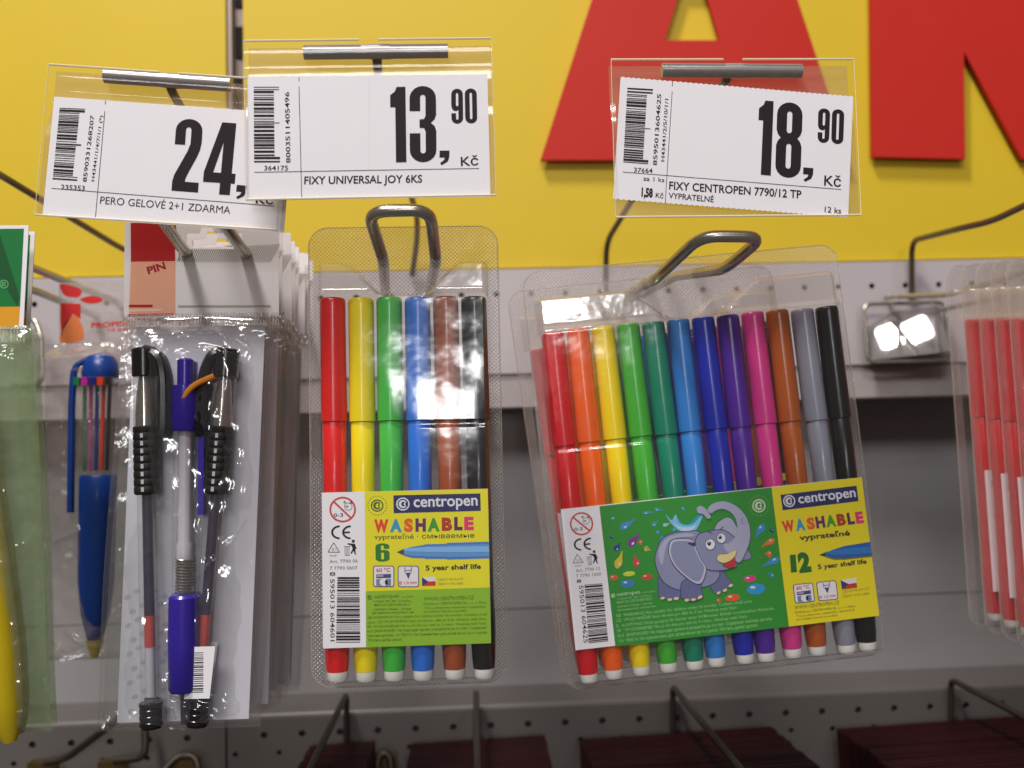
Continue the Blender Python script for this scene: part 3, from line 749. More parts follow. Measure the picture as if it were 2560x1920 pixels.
def badges(p, q, sc_):
    """two rounded washing / tip width badges; q maps (x,y) of six pack crop"""
    bl = pm((70, 70, 120)); wp = pm((232, 228, 232)); rd = pm((214, 60, 60))
    for x0, x1 in ((560, 768), (800, 1008)):
        def rr(a, b, c, d, r): 
            o = []
            for (cx, cy, s0) in ((c - r, b + r, -90), (c - r, d - r, 0), (a + r, d - r, 90), (a + r, b + r, 180)):
                for k in range(5): an = math.radians(s0 + 22.5 * k); o.append(q(cx + r * math.cos(an), cy + r * math.sin(an)))
            return o
        p.shape(bl, rr(x0, 790, x1, 1005, 26), 2); p.shape(wp, rr(x0 + 9, 799, x1 - 9, 996, 20), 3)
    p.text(rd, '60 °C', q(592, 855), q(730, 850), 40 * sc_, 4, bold=.02)
    p.shape(bl, [q(592, 878), q(735, 872), q(735, 912), q(592, 915)], 4); p.shape(wp, [q(600, 890), q(660, 888), q(660, 896), q(600, 898)], 5)
    p.shape(pm((120, 130, 170)), [q(592, 925), q(735, 922), q(735, 992), q(592, 992)], 4); p.shape(wp, ell(*q(665, 955), 40 * sc_, 38 * sc_), 5); p.shape(ink, ell(*q(690, 955), 14 * sc_, 26 * sc_), 6)
    p.line(bl, q(868, 805), q(874, 860), 7 * sc_, 4); p.line(bl, q(934, 802), q(930, 858), 7 * sc_, 4); p.line(bl, q(872, 838), q(932, 835), 6 * sc_, 4)
    p.shape(bl, [q(876, 862), q(928, 858), q(904, 925)], 4)
    p.text(rd, 'Ø 1,0 mm', q(812, 978), q(985, 970), 32 * sc_, 4, bold=.015)
def flag(p, q):
    p.shape(pm((225, 222, 230)), [q(1036, 905), q(1168, 900), q(1168, 945), q(1090, 948)], 2); p.shape(pm((200, 44, 44)), [q(1090, 948), q(1168, 945), q(1168, 990), q(1036, 992)], 2)
    p.shape(pm((40, 50, 110)), [q(1036, 905), q(1098, 948), q(1036, 992)], 3)

def art6(p):
    yel = pm((232, 222, 24), 'print_yellow'); lime = pm((138, 186, 34), 'print_lime'); blk = pm((40, 46, 30), 'print_dark')
    p.shape(yel, [(476, 46), (1689, 16), (1697, 1006), (490, 1047)]); p.shape(lime, [(490, 1047), (1697, 1006), (1702, 1559), (494, 1605)])
    leftstrip(p, lambda x, y: (x, y))
    p.text(inkgrey, 'Art. 7790 06', (138, 765), (412, 758), 34, bold=.004); p.text(inkgrey, '7 7790 0607', (142, 832), (410, 826), 34, bold=.004)
    p.text(ink, '8', (140, 892), (196, 892), 40); 
    p.text(ink, '595013 604601', (146, 925), (152, 1545), 44, res=2, bold=.004)
    p.barcode(ink, [(216, 905), (428, 905), (438, 1558), (206, 1560)], '', seed=12)
    logo(p, 600, 185, 62, pm((60, 96, 40)), 2)
    for k in range(22): a = k * 2 * math.pi / 22; p.shape(pm((90, 110, 40)), ell(600 + 92 * math.cos(a), 185 + 96 * math.sin(a), 6, 6, 0, 6), 2)
    p.shape(pm(NAVY), [(758, 82), (1614, 62), (1617, 238), (762, 262)], 2)
    wh = pm((225, 225, 235), 'print_white'); logo(p, 852, 170, 66, wh, 3)
    p.text(wh, 'centropen', (958, 200), (1588, 182), 118, 3, bold=.018, res=4)
    bx = [(570, 710, 448), (724, 842, 445), (862, 950, 441), (974, 1076, 438), (1094, 1212, 436), (1232, 1334, 430), (1354, 1436, 424), (1452, 1546, 422)]
    letters(p, 'WASHABLE', bx, WASH, 122, bold=.06)
    p.text(blk, 'vyprateľné · смываемые', (572, 525), (1552, 508), 50, 2, bold=0, res=3)
    p.text(pm((30, 122, 40)), '', (0, 0), (1, 1), 1)
    digit(p, '9', (722, 748), (586, 752), (582, 568), (718, 564), pm((30, 122, 40)), 2)
    lb, mbl, db = pm((128, 182, 232)), pm((92, 150, 214)), pm((66, 122, 196))
    pen = [(862, 622), (940, 602), (942, 600), (1060, 582), (1070, 575), (1270, 570), (1290, 560), (1693, 548), (1697, 716), (1290, 728), (1270, 722), (1070, 722), (1060, 716), (940, 712), (862, 690)]
    p.shape(db, pen, 2); p.shape(mbl, [(x, 640 + (y - 640) * .72) for x, y in pen], 3); p.shape(lb, [(x, 625 + (y - 640) * .34) for x, y in pen], 4)
    p.shape(pm((70, 76, 84)), [(862, 620), (790, 655), (862, 688)], 2)
    p.text(blk, '5 year shelf life', (1072, 836), (1612, 818), 50, 2, bold=.03, res=3)
    badges(p, lambda x, y: (x, y - (x - 560) * .0), 1.0); flag(p, lambda x, y: (x, y))
    gy = pm((150, 146, 40)); gd = pm((70, 106, 24))
    leaflet(p, gy, [('CZECH PRODUCT', (1190, 940), (1440, 932), 24), ('ČESKÝ VÝROBEK', (1190, 984), (1438, 976), 24)])
    logo(p, 528, 1108, 22, gd)
    leaflet(p, gd, [('centropen', (572, 1118), (812, 1108), 44), ('a. s., Dačice', (840, 1110), (955, 1106), 22), ('V Zátiší 247, 380 13 Dačice', (565, 1158), (930, 1150), 22), ('MADE IN CZECH REPUBLIC', (575, 1195), (915, 1188), 24),
        ('сделано в Чехии, г. Дачице', (575, 1236), (930, 1228), 22), ('Дистрибьютор: Центропен Россия', (550, 1272), (955, 1262), 22),
        ('WWW.CENTROPEN.CZ', (1052, 1140), (1542, 1122), 38), ('Distribuce: CENTROPEN SK, s. r. o. Nitra', (1052, 1182), (1662, 1166), 26), ('Tuš je zdravotne nezávadný a vyprateľný', (1060, 1222), (1655, 1206), 24), ('pri dodržaní návodu na použitie', (1056, 1258), (1470, 1246), 24),
        ('GB WARNING! Not suitable for children under 36 months. Contains small', (506, 1322), (1662, 1282), 26), ('parts. CZ UPOZORNĚNÍ! Není vhodné pro děti do 3 let. Obsahuje malé části.', (510, 1368), (1662, 1328), 26),
        ('SK UPOZORNENIE! Nie je vhodné pre deti do 3 rokov. Obsahuje malé časti.', (508, 1412), (1662, 1372), 26), ('RUS ВНИМАНИЕ! Не подходит детям в возрасте до 3-х лет. Содержит', (508, 1458), (1662, 1416), 26),
        ('мелкие детали. UA УВАГА! Не призначено для дітей віком до 3-х років', (512, 1502), (1662, 1464), 26), ('Містить дрібні деталі.', (514, 1545), (850, 1536), 26)])

def art12(p):
    E = ((1480, 1230), 4.046); Fc = ((1340, 1180), 2.514); G = ((1880, 1180), 3.772)
    green = pm((36, 140, 40), 'print_green'); yel = pm((232, 214, 14), 'print_yellow12'); blk = pm((40, 46, 30), 'print_dark'); wh = pm((225, 225, 235), 'print_white')
    p.crop(*Fc)
    p.shape(green, [(397, 235), (1458, 128), (1534, 978), (484, 1085)]); p.shape(yel, [(1458, 128), (2022, 70), (2088, 918), (1534, 978)])
    # white strip symbols: reuse the six pack drawing, sheared
    def f(x, y):
        u = (x - 57) / 430.0; v = (y - 45) / 1560.0
        return (165 + u * 235 + v * 86, 250 - u * 14 + v * 848)
    leftstrip(p, f)
    p.text(inkgrey, 'Art. 7790 12', (250, 635), (398, 622), 20, bold=.004); p.text(inkgrey, '7 7790 1200', (254, 668), (404, 656), 20, bold=.004)
    p.text(ink, '8', (256, 700), (284, 697), 20, bold=.02); p.text(ink, '595013 604625', (268, 716), (296, 1062), 28, bold=.004)
    p.barcode(ink, [(302, 712), (410, 705), (442, 1052), (326, 1064)], '', seed=21)
    p.crop(*E)
    body, bl, dk, out, cream = pm((134, 138, 172)), pm((168, 168, 196)), pm((98, 102, 146)), pm((44, 48, 92)), pm((226, 208, 140))
    def S_(c, pts, lv, o=0):
        pts = smooth_loop(pts, 5)
        if o:
            cx = sum(q[0] for q in pts) / len(pts); cy = sum(q[1] for q in pts) / len(pts)
            big = [(x + (x - cx) / max(1, math.hypot(x - cx, y - cy)) * o, y + (y - cy) / max(1, math.hypot(x - cx, y - cy)) * o) for x, y in pts]
            p.shape(out, big, lv)
        p.shape(c, pts, lv + 1)
    S_(body, [(1400, 700), (1440, 640), (1490, 600), (1535, 640), (1552, 690), (1520, 712), (1440, 716)], 2, 7)
    S_(dk, [(655, 870), (640, 980), (645, 1070), (730, 1095), (840, 1085), (856, 990), (850, 900)], 2, 7)
    S_(dk, [(1150, 870), (1150, 980), (1200, 1045), (1290, 1010), (1355, 945), (1310, 880), (1260, 820)], 2, 7)
    S_(body, [(612, 700), (640, 590), (690, 500), (800, 448), (920, 436), (1060, 450), (1120, 700), (1235, 830), (1190, 930), (1080, 975), (940, 985), (820, 995), (700, 930), (640, 830)], 4, 8)
    S_(bl, [(640, 640), (700, 520), (800, 465), (950, 450), (1000, 480), (800, 500), (720, 580), (680, 760)], 6)
    S_(dk, [(870, 930), (858, 1010), (866, 1085), (960, 1112), (1064, 1080), (1052, 1000), (1046, 930), (960, 890)], 6, 7)
    S_(bl, [(1200, 425), (1235, 350), (1320, 298), (1375, 318), (1415, 385), (1440, 432), (1400, 510), (1320, 480), (1270, 420)], 6, 7)
    # trunk
    cl = [(1150, 235, 26), (1210, 190, 36), (1300, 176, 38), (1390, 215, 42), (1455, 290, 50), (1485, 390, 60), (1475, 500, 72), (1420, 600, 90), (1350, 660, 105)]
    L1, L2 = [], []
    for i, (x, y, r) in enumerate(cl):
        a = cl[max(0, i - 1)]; b = cl[min(len(cl) - 1, i + 1)]; d = Vector((b[0] - a[0], b[1] - a[1])).normalized()
        L1.append((x + d.y * r, y - d.x * r)); L2.append((x - d.y * r, y + d.x * r))
    L2o = L2[::-1]
    S_(body, [(1010, 530), (1050, 462), (1160, 430), (1290, 425), (1400, 500), (1480, 560), (1440, 640), (1395, 700), (1405, 770), (1370, 790), (1270, 812), (1150, 810), (1060, 760), (1015, 650)], 8, 8)
    p.shape(out, smooth_loop([(x + (6 if i < len(L1) else 0), y) for i, (x, y) in enumerate(L1 + L2o)], 4), 8)
    p.shape(bl, smooth_loop(L1 + L2o, 4), 10)
    p.shape(bl, smooth_loop([(1030, 200), (1070, 180), (1120, 215), (1165, 290), (1130, 305), (1090, 262), (1040, 250)], 5), 11)
    for (x, y) in ((1455, 345), (1470, 365), (1462, 320)): p.line(out, (x, y), (x + 28, y - 16), 3, 12)
    # big ear with pale edge
    ear = [(790, 512), (970, 515), (1010, 600), (1058, 710), (1104, 790), (1085, 880), (1050, 938), (990, 935), (900, 870), (810, 780), (756, 680), (748, 590)]
    S_(pm((186, 188, 214)), ear, 10, 7); cx, cy = 920, 690
    p.shape(body, smooth_loop([(cx + (x - cx) * .9, cy + (y - cy) * .9) for x, y in ear], 5), 12)
    p.shape(out, smooth_loop([(930, 545), (1000, 540), (1010, 560), (985, 575)], 4), 13)
    for (x, y, r) in ((1152, 560, 46), (1262, 500, 42)):
        p.shape(out, ell(x, y, r * 1.12, r * 1.2), 12); p.shape(wh, ell(x, y, r, r * 1.1), 13); p.shape(ink, ell(x - 12, y - 10, r * .42, r * .46), 14); p.shape(wh, ell(x - 16, y - 18, 6, 6), 15)
    p.line(out, (1130, 430), (1170, 450), 8, 12); p.line(out, (1250, 420), (1285, 385), 8, 12)
    S_(pm((196, 40, 40)), [(1270, 760), (1330, 735), (1385, 690), (1388, 765), (1350, 790), (1310, 785)], 12, 5)
    S_(cream, [(1215, 690), (1240, 660), (1310, 655), (1400, 620), (1396, 665), (1350, 715), (1280, 742), (1225, 722)], 14, 4)
    for (x, y, rx) in ((675, 1080, 22), (745, 1095, 24), (808, 1085, 26), (910, 1102, 24), (975, 1098, 24), (1040, 1075, 26), (1222, 1035, 22), (1285, 1010, 24), (1342, 965, 24)):
        p.shape(cream, ell(x, y, rx, rx * .55, -.5 if x > 1000 else -.1, 10), 9)
    # water and drops
    wa, wb, wc = pm((120, 190, 226)), pm((184, 214, 240)), pm((30, 150, 180))
    p.shape(wc, smooth_loop([(715, 240), (780, 330), (830, 290), (880, 350), (960, 350), (1060, 250), (1085, 270), (1010, 420), (880, 425), (790, 350)], 5), 5 - 3)
    p.shape(wa, smooth_loop([(722, 258), (780, 320), (822, 262), (850, 340), (920, 372), (1000, 350), (1076, 272), (1080, 300), (1010, 425), (900, 440), (820, 400), (760, 330)], 5), 3)
    p.shape(wb, smooth_loop([(790, 340), (860, 385), (960, 390), (1020, 370), (980, 420), (880, 425)], 5), 4)
    def drop(x, y, l, r, ang, col):
        a = math.radians(ang); c, s_ = math.cos(a), math.sin(a)
        pts = [(-l, 0), (-l * .3, -r * .55), (l * .35, -r), (l * .8, -r * .6), (l, 0), (l * .8, r * .6), (l * .35, r), (-l * .3, r * .3)]
        p.shape(pm(col), smooth_loop([(x + u * c - v * s_, y + u * s_ + v * c) for u, v in pts], 4), 2)
        hx, hy = l * .45, -r * .35
        p.shape(pm((205, 225, 235)), ell(x + hx * c - hy * s_, y + hx * s_ + hy * c, l * .2, r * .25, a, 8), 3)
    B1 = (52, 142, 206); TL = (40, 150, 170)
    for a in ((350, 350, 90, 34, 145, B1), (560, 240, 70, 18, 175, TL), (660, 215, 50, 18, 190, TL), (620, 345, 46, 24, 140, TL), (730, 360, 40, 18, 160, (150, 200, 190)), (650, 430, 28, 20, 170, TL), (905, 212, 30, 18, 230, TL),
              (200, 298, 20, 18, 0, (90, 180, 160)), (410, 505, 88, 42, 130, (122, 50, 134)), (185, 480, 22, 18, 0, (20, 60, 120)), (245, 575, 48, 30, 120, (24, 50, 130)), (262, 700, 92, 38, 108, (214, 190, 30)),
              (465, 535, 24, 24, 0, (224, 110, 30)), (540, 600, 38, 30, 200, (160, 170, 50)), (422, 715, 62, 34, 75, (208, 60, 60)), (1648, 435, 82, 38, 300, B1), (1762, 432, 26, 22, 0, (20, 50, 110)), (1725, 555, 80, 30, 330, (232, 110, 34)),
              (1722, 662, 34, 34, 0, (232, 100, 40)), (1745, 745, 100, 32, 335, B1), (1740, 862, 38, 22, 40, (40, 140, 190)), (790, 415, 30, 16, 0, TL), (700, 490, 44, 26, 150, B1), (1640, 690, 10, 8, 0, (100, 150, 40))): drop(*a)
    for (x, y, rx, ry, col) in ((205, 875, 40, 26, (222, 84, 34)), (355, 840, 60, 24, (206, 210, 40)), (530, 872, 56, 26, (212, 58, 38)), (340, 935, 66, 36, (50, 126, 196)), (1535, 902, 62, 30, (220, 54, 130)), (1592, 1002, 92, 54, (42, 146, 210)), (1360, 1084, 72, 34, (226, 84, 34)), (1226, 1112, 22, 20, (214, 70, 34))):
        p.shape(pm(col), ell(x, y, rx, ry, -.1), 2); p.shape(pm((205, 225, 235)), ell(x - rx * .35, y - ry * .3, rx * .3, ry * .25, 0, 8), 3)
    logo(p, 1648, 185, 66, pm((215, 225, 190)), 2)
    for k in range(22): a = k * 2 * math.pi / 22; p.shape(pm((120, 180, 100)), ell(1648 + 96 * math.cos(a), 185 + 100 * math.sin(a), 6, 6, 0, 6), 2)
    lt = pm((150, 200, 130)); logo(p, 197, 1052, 20, pm((215, 225, 190)), 2)
    leaflet(p, pm((190, 220, 175)), [('centropen', (230, 1058), (458, 1035), 42)])
    leaflet(p, lt, [('a. s., Dačice, Czech Republic', (472, 1034), (608, 1020), 20), ('V Zátiší 247, 380 13 Dačice', (234, 1095), (574, 1062), 20), ('MADE IN CZECH REPUBLIC', (234, 1132), (578, 1096), 26), ('сделано в Чехии, г. Дачице', (236, 1168), (578, 1136), 20), ('Дистрибьютор: Центропен', (236, 1204), (606, 1166), 20),
        ('GB  WARNING! Not suitable for children under 36 months. Contains small parts.', (222, 1262), (1556, 1132), 32), ('CZ  UPOZORNĚNÍ! Není vhodné pro děti do 3 let. Obsahuje malé části.', (224, 1310), (1404, 1192), 32),
        ('D  ACHTUNG! Nicht geeignet für Kinder unter 36 Monaten. Enthält verschluckbare Kleinteile.', (228, 1362), (1768, 1204), 32), ('SK  UPOZORNENIE! Nie je vhodné pre deti do 3 rokov. Obsahuje malé časti.', (232, 1408), (1500, 1280), 32),
        ('RUS  ВНИМАНИЕ! Не подходит детям в возрасте до 3-х лет. Содержит мелкие детали.', (240, 1458), (1744, 1306), 32), ('UA  УВАГА! Не призначено для дітей віком до 3-х років. Містить дрібні деталі.', (246, 1508), (1600, 1368), 32)])
    p.crop(*G)
    p.shape(pm(NAVY), [(232, 262), (944, 182), (956, 326), (246, 405)], 2); logo(p, 310, 320, 56, wh, 3)
    p.text(wh, 'centropen', (398, 342), (934, 284), 92, 3, bold=.018, res=4)
    bx = [(240, 352, 604, 592), (366, 452, 590, 580), (470, 544, 578, 570), (554, 638, 568, 558), (648, 740, 558, 548), (750, 832, 546, 538), (848, 914, 536, 528), (926, 998, 528, 520)]
    for c, (x0, x1, ya, yb), col in zip('WASHABLE', bx, WASH): p.text(pm(col), c, (x0, ya), (x1, yb), 100, 2, bold=.06, res=4)
    p.text(blk, 'vyprateľné', (392, 682), (862, 640), 50, 2, bold=.03, res=3)
    p.shape(pm((24, 104, 30)), [(296, 815), (350, 810), (356, 972), (302, 978)], 2)
    p.text(pm((24, 104, 30)), '2', (378, 968), (492, 956), 166, 2, bold=.07, res=5)
    pen = [(622, 798), (700, 770), (790, 742), (800, 738), (1044, 702), (1055, 826), (800, 850), (700, 850), (624, 826)]
    p.shape(pm((24, 92, 166)), pen, 3); p.shape(pm((40, 116, 190)), [(x, 785 + (y - 785) * .5) for x, y in pen], 4)
    p.shape(pm((120, 112, 20)), [(x + 2, y + 14) for x, y in pen[4:]] + [(624, 832)], 2)
    p.shape(pm((30, 50, 40)), [(622, 796), (566, 818), (624, 834)], 3)
    p.text(blk, '5 year shelf life', (552, 948), (1004, 900), 44, 2, bold=.03, res=3)
    def q(x, y):
        u = (x - 560) / 448.0; v = (y - 790) / 215.0
        return (312 + u * 402 + v * 14, 1085 - u * 36 + v * 176)
    badges(p, q, .86)
    def q2(x, y):
        u = (x - 1036) / 132.0; v = (y - 905) / 87.0
        return (754 + u * 142 + v * 10, 1050 - u * 14 + v * 86)
    flag(p, q2)
    gd = pm((112, 104, 24)); leaflet(p, pm((160, 146, 20)), [('CZECH PRODUCT', (760, 1168), (1020, 1140), 24), ('ČESKÝ VÝROBEK', (764, 1212), (1018, 1184), 24)])
    leaflet(p, gd, [('WWW.CENTROPEN.CZ', (322, 1312), (734, 1268), 34), ('Distribuce: CENTROPEN SK, s. r. o. Nitra', (328, 1350), (880, 1296), 22), ('Tuš je zdravotne nezávadný, vyprateľný', (334, 1384), (872, 1328), 20), ('pri dodržaní návodu na použitie', (338, 1414), (714, 1376), 20)])

def pack_at(px, py, y): return P(px, py, y)
# six marker pack, y of marker centres about -5
c6 = P(1007, 741, -6)
SIX = pack('clear blister of six upright markers with yellow and lime washable card', COLS6, 9.95, 68, 27.5, -140.5, (c6.x, 1, c6.z), (0, math.radians(0.4), 0), (0, 22, 12),
     (-28.4, -70.2, 56.9, 54.2, [(57, 55), (1690, 15), (1702, 1560), (80, 1618)], (800, 1220), 4.147), art6, None, 3)
SIX.scale = (1, 1, .967)
# twelve marker pack
c12 = P(1727, 797, 30)
TW = pack('front clear blister of twelve markers with green elephant card, tilted up to the right', COLS12, 10.0, 128.5, 26, -141, (c12.x, 36, c12.z), (0, math.radians(-4.2), 0), (2, 28, 13),
     (-59.5, -69.5, 118.0, 54.0, [(162, 252), (2022, 70), (2088, 918), (247, 1105)], (1340, 1180), 2.514), art12, None, 5)
TW.scale = (1, 1, .987)
def pack_copy(src, label, loc, rot, group=None):
    c = copy_tree(src); c['label'] = label; c.location = Vector(loc) * S; c.rotation_euler = rot
    if group: c['group'] = group
    return c
# second one behind it, turned so that its left edge shows
cb = P(1727, 797, 60)
pack_copy(TW, 'second blister of markers behind the elephant pack, only its left edge and red marker showing', (cb.x - 13.5, 74, cb.z - 5), (0, math.radians(-6.8), math.radians(14)))
# stack at the right edge
for k in range(5):
    y = 84 - k * 9.8
    a = P(2368 + k * 38, 690 - k * 3, y)
    yaw = math.radians(9 - k * .8)
    pack_copy(TW, ('rearmost marker blister of the stack at the right edge, its embossed rim fully showing', 'second marker blister from the rear in the right hand stack', 'third marker blister from the rear in the right hand stack, beside the picture edge', 'fourth marker blister from the rear in the right hand stack, mostly cut off', 'foremost marker blister of the right hand stack, barely inside the picture')[k], (a.x + 64 * math.cos(yaw), y + 64 * math.sin(yaw), a.z - 20), (0, math.radians(-.6 + random.uniform(-.4, .4)), yaw), 'marker blisters stacked at the right edge')

# ================================================================== PEN BAGS
purple = plastic('violet_blue_plastic', (52, 36, 148)); blackp = plastic('black_plastic', (24, 20, 20), rough=0.25); rubber = mat('black_rubber', (26, 22, 20), 0.6)
silver = mat('silver_cone', (170, 160, 150), 0.25, metal=0.8); refill = plastic('dark_refill', (44, 30, 62)); redseal = plastic('red_seal', (196, 66, 56)); inkw = mat('milky_tube', (196, 190, 200), 0.3)
orangep = plastic('orange_clip', (224, 140, 40)); bluep = plastic('bright_blue_plastic', (16, 60, 142)); yellowp = plastic('yellow_plastic', (206, 180, 24))

def gel_pen(parent, top, bot, y, flip):
    """gel pen hanging cap up; top/bot: local (x,z)"""
    d = Vector((bot[0] - top[0], bot[1] - top[1])); L_ = d.length; k = L_ / 148.0
    b = MB().lathe([(-26 * k, 4.2), (-27 * k, 4.3), (-56 * k, 4.3), (-57 * k, 3.9), (-138 * k, 3.9), (-138.5 * k, 3.5)], 24).build('gel_pen', clearp, parent, True)
    b.location = (top[0] * S, y * S, top[1] * S); b.rotation_euler = (0, -math.atan2(d.x, -d.y), 0)
    b['label'] = 'gel pen with black cap'; b.scale = (.93, .93, 1)
    MB().lathe([(0, 4.4), (-.6, 5.0), (-11 * k, 5.0), (-11.5 * k, 4.4)], 24).build('cap', blackp, b, True)
    s_ = flip
    MB().tube([(0, -1, -1), (5.5 * s_, -2, -2.5), (7.8 * s_, -2.5, -10), (7.6 * s_, -3, -30), (6.8 * s_, -3, -33)], 2.3, 8, round_=5).build('clip', blackp, b, True)
    MB().lathe([(-9.5 * k, 2.0), (-18 * k, 3.3), (-26 * k, 3.9), (-31 * k, 3.9)], 20).build('cone', silver, b, True)
    MB().lathe([(-9.5 * k, 4.4), (-31 * k, 4.6)], 20, capt=False).build('clear_cap', clearp, b, True)
    pr_ = [(-31 * k, 4.3)]
    for i in range(9): z = -31 * k - i * 3.0 * k; pr_ += [(z - .4, 4.95), (z - 2.2 * k, 4.95), (z - 2.6 * k, 4.7)]
    pr_.append((-58 * k, 4.3)); MB().lathe(pr_, 24).build('grip', rubber, b, True)
    mb = MB()
    for i in range(8): mb.box(-.55, .55, -5.35, -4.8, -34 * k - i * 3.0 * k - 1.6, -34 * k - i * 3.0 * k)
    mb.build('grip_dots', inkw, b)
    MB().lathe([(-58 * k, 2.0), (-105 * k, 2.0)], 14).build('refill', refill, b, True)
    MB().lathe([(-105 * k, 2.05), (-117 * k, 2.05)], 14).build('refill_seal', redseal, b, True)
    MB().lathe([(-117 * k, 1.9), (-136 * k, 1.9)], 14).build('refill_tube', inkw, b, True)
    pr_ = [(-138 * k, 3.6)]
    for i in range(4): z = -138 * k - i * 2.4 * k; pr_ += [(z - .2, 4.5), (z - 1.8 * k, 4.5), (z - 2.1 * k, 4.0)]
    pr_.append((-148 * k, 3.8)); MB().lathe(pr_, 24).build('end_cap', blackp, b, True)
    return b
def click_pen(parent, top, bot, y):
    L_ = top[1] - bot[1]; k = L_ / 140.0
    b = MB().lathe([(-27 * k, 4.2), (-88 * k, 4.4), (-128 * k, 4.6), (-134 * k, 3.4), (-140 * k, 1.4)], 24).build('click_pen', clearp, parent, True)
    b.location = (top[0] * S, y * S, top[1] * S); b['label'] = 'blue click pen with violet grip'
    MB().lathe([(0, 2.2), (-.6, 2.9), (-10 * k, 2.9)], 20).build('button', purple, b, True)
    MB().lathe([(-10 * k, 3.2), (-10.6 * k, 4.9), (-27 * k, 5.0), (-28 * k, 4.3)], 24).build('collar', purple, b, True)
    MB().box(5.2, 7.4, -2, 2, -60 * k, -12 * k).build('clip', purple, b)
    MB().lathe([(-28 * k, 2.3), (-70 * k, 2.3), (-71 * k, 2.8), (-77 * k, 2.8)], 16).build('refill_tube', inkw, b, True)
    pts = [(2.9 * math.cos(t * .8), 2.9 * math.sin(t * .8), -(76 + t * .145) * k) for t in range(90)]
    MB().tube(pts, .35, 6).build('spring', silver, b, True)
    pr_ = [(-90 * k, 4.6), (-91 * k, 5.4), (-108 * k, 5.6), (-125 * k, 5.2), (-126 * k, 4.6)]
    MB().lathe(pr_, 28).build('grip', purple, b, True)
    MB().lathe([(-126 * k, 1.2), (-138 * k, .9)], 12).build('refill', refill, b, True)
    return b
def bag_sheets(t, W, top, bot, slant, h, mats, seed, front='film_front', nx=84, nz=190):
    rnd = random.Random(seed); ph = [rnd.uniform(0, 6.28) for _ in range(9)]
    cr_ = []
    for q in range(9):
        cr_.append((rnd.uniform(-W * .4, W * .4), top + (bot - top) * rnd.choice((.03, .06, .12, .3, .6, .88, .94)), rnd.uniform(-1.1, 1.1), rnd.uniform(-.02, .02), rnd.uniform(10, 26), rnd.uniform(.5, .9)))
    cr_.append((0, top - 7, 0.02, -.018, 24, 1.0)); cr_.append((4, top - 14, -.1, -.02, 20, .9))
    def creases(x, z):
        v = 0
        for (cx, cz, sl, cu, ln, am) in cr_:
            d = z - (cz + sl * (x - cx) + cu * (x - cx) ** 2); l_ = abs(x - cx) / ln
            if abs(d) < 4 and l_ < 1: v += am * math.exp(-(d / 1.1) ** 2) * (1 - l_ * l_)
        return v
    def wr(x, z): return (2.0 * creases(x, z) + 1.1 * math.sin(x * .22 + z * .06 + ph[0]) + .8 * math.sin(x * .1 - z * .15 + ph[1]) + .45 * math.sin(x * .7 + z * .1 + ph[2]) + .35 * math.sin(z * .55 + x * .35 + ph[3]) + .3 * abs(math.sin(x * .33 - z * .27 + ph[4])))
    def fn(sg):
        def g(u, v):
            z = top - v * (top - bot); x = (-.5 + u) * W * (1 + .02 * math.sin(v * 7 + ph[5])) + slant * v
            e = math.sin(math.pi * u) ** .45 * sst(0, .06, v) * sst(0, .03, 1 - v)
            return (x, sg * (.25 + (h + wr(x, z) * .55) * e), z)
        return g
    MB().grid(nx, nz, fn(-1)).build('film_front', mats[0], t, True)
    MB().grid(14, 24, fn(.35)).build('film_back', mats[1], t, True)

# gel pen bag, local frame: origin at header top centre
hb = [(312, 556), (697, 562), (689, 806), (306, 795)]
YB = 22
a0, b0, d0 = P(*hb[0], YB), P(*hb[1], YB), P(*hb[3], YB)
bang = math.atan2(b0.z - a0.z, b0.x - a0.x); BW = (b0 - a0).length; BH = (d0 - a0).length
bag = thing('pen_bag', 'front clear bag of two black gel pens and a blue pen under white header card', 'pen bag', a0, (0, -bang * .3, 0), 'gel pen bags hanging one behind another')
slot_ = [(0.46, .08), (0.50, .02), (0.60, .02), (.66, .12), (.76, .12), (.76, .30), (.62, .32), (.45, .31), (.42, .2)]
hdr = MB().poly([[(0, 0), (BW, 0), (BW, -BH), (0, -BH)], [(x * BW, -y * BH) for x, y in [(.40, .12), (.48, .12), (.50, .04), (.56, .04), (.58, .12), (.76, .12), (.76, .29), (.40, .29)]]], 0, .25).build('header_card', paper, bag)
pr = Print([(150, 72), (1922, 101), (1885, 1225), (120, 1175)], BW, BH, (280, 540), 4.608, y=-.03)
rd = pm((186, 18, 30)); pk = pm((244, 178, 148))
pr.shape(rd, [(217, 80), (735, 92), (735, 225), (850, 228), (852, 310), (930, 318), (928, 378), (850, 372), (850, 226 + 150), (718, 372), (718, 538), (215, 532)]) if False else None
pr.shape(rd, [(217, 80), (735, 90), (735, 215), (718, 218), (718, 538), (212, 532)])
pr.shape(pk, [(212, 532), (718, 538), (702, 1165), (178, 1160)])
pr.shape(rd, [(182, 1025), (450, 1035), (448, 1065), (180, 1055)], 2); pr.shape(rd, [(176, 1130), (692, 1142), (690, 1168), (174, 1156)], 2)
pr.shape(pm((250, 205, 185)), [(178, 1075), (560, 1085), (560, 1118), (178, 1108)], 2)
for a_, c_, px_ in (('P', 395, 0), ('I', 470, 1), ('N', 510, 2)): pass
pr.text(pm((170, 20, 34)), 'PIN', (408, 680), (612, 620), 84, 2, bold=.04, res=4)
gr = pm((168, 166, 156))
for i in range(46):
    x = 740 + i * 23.5; pr.line(gr, (x, 545 + i * .9), (x + 55 + i * 1.6, 400 + i * .9 - i * 1.5), 7, 1, 'hatching')
pr.line(pm((176, 172, 160)), (740, 1065), (1795, 1105), 22, 1); 
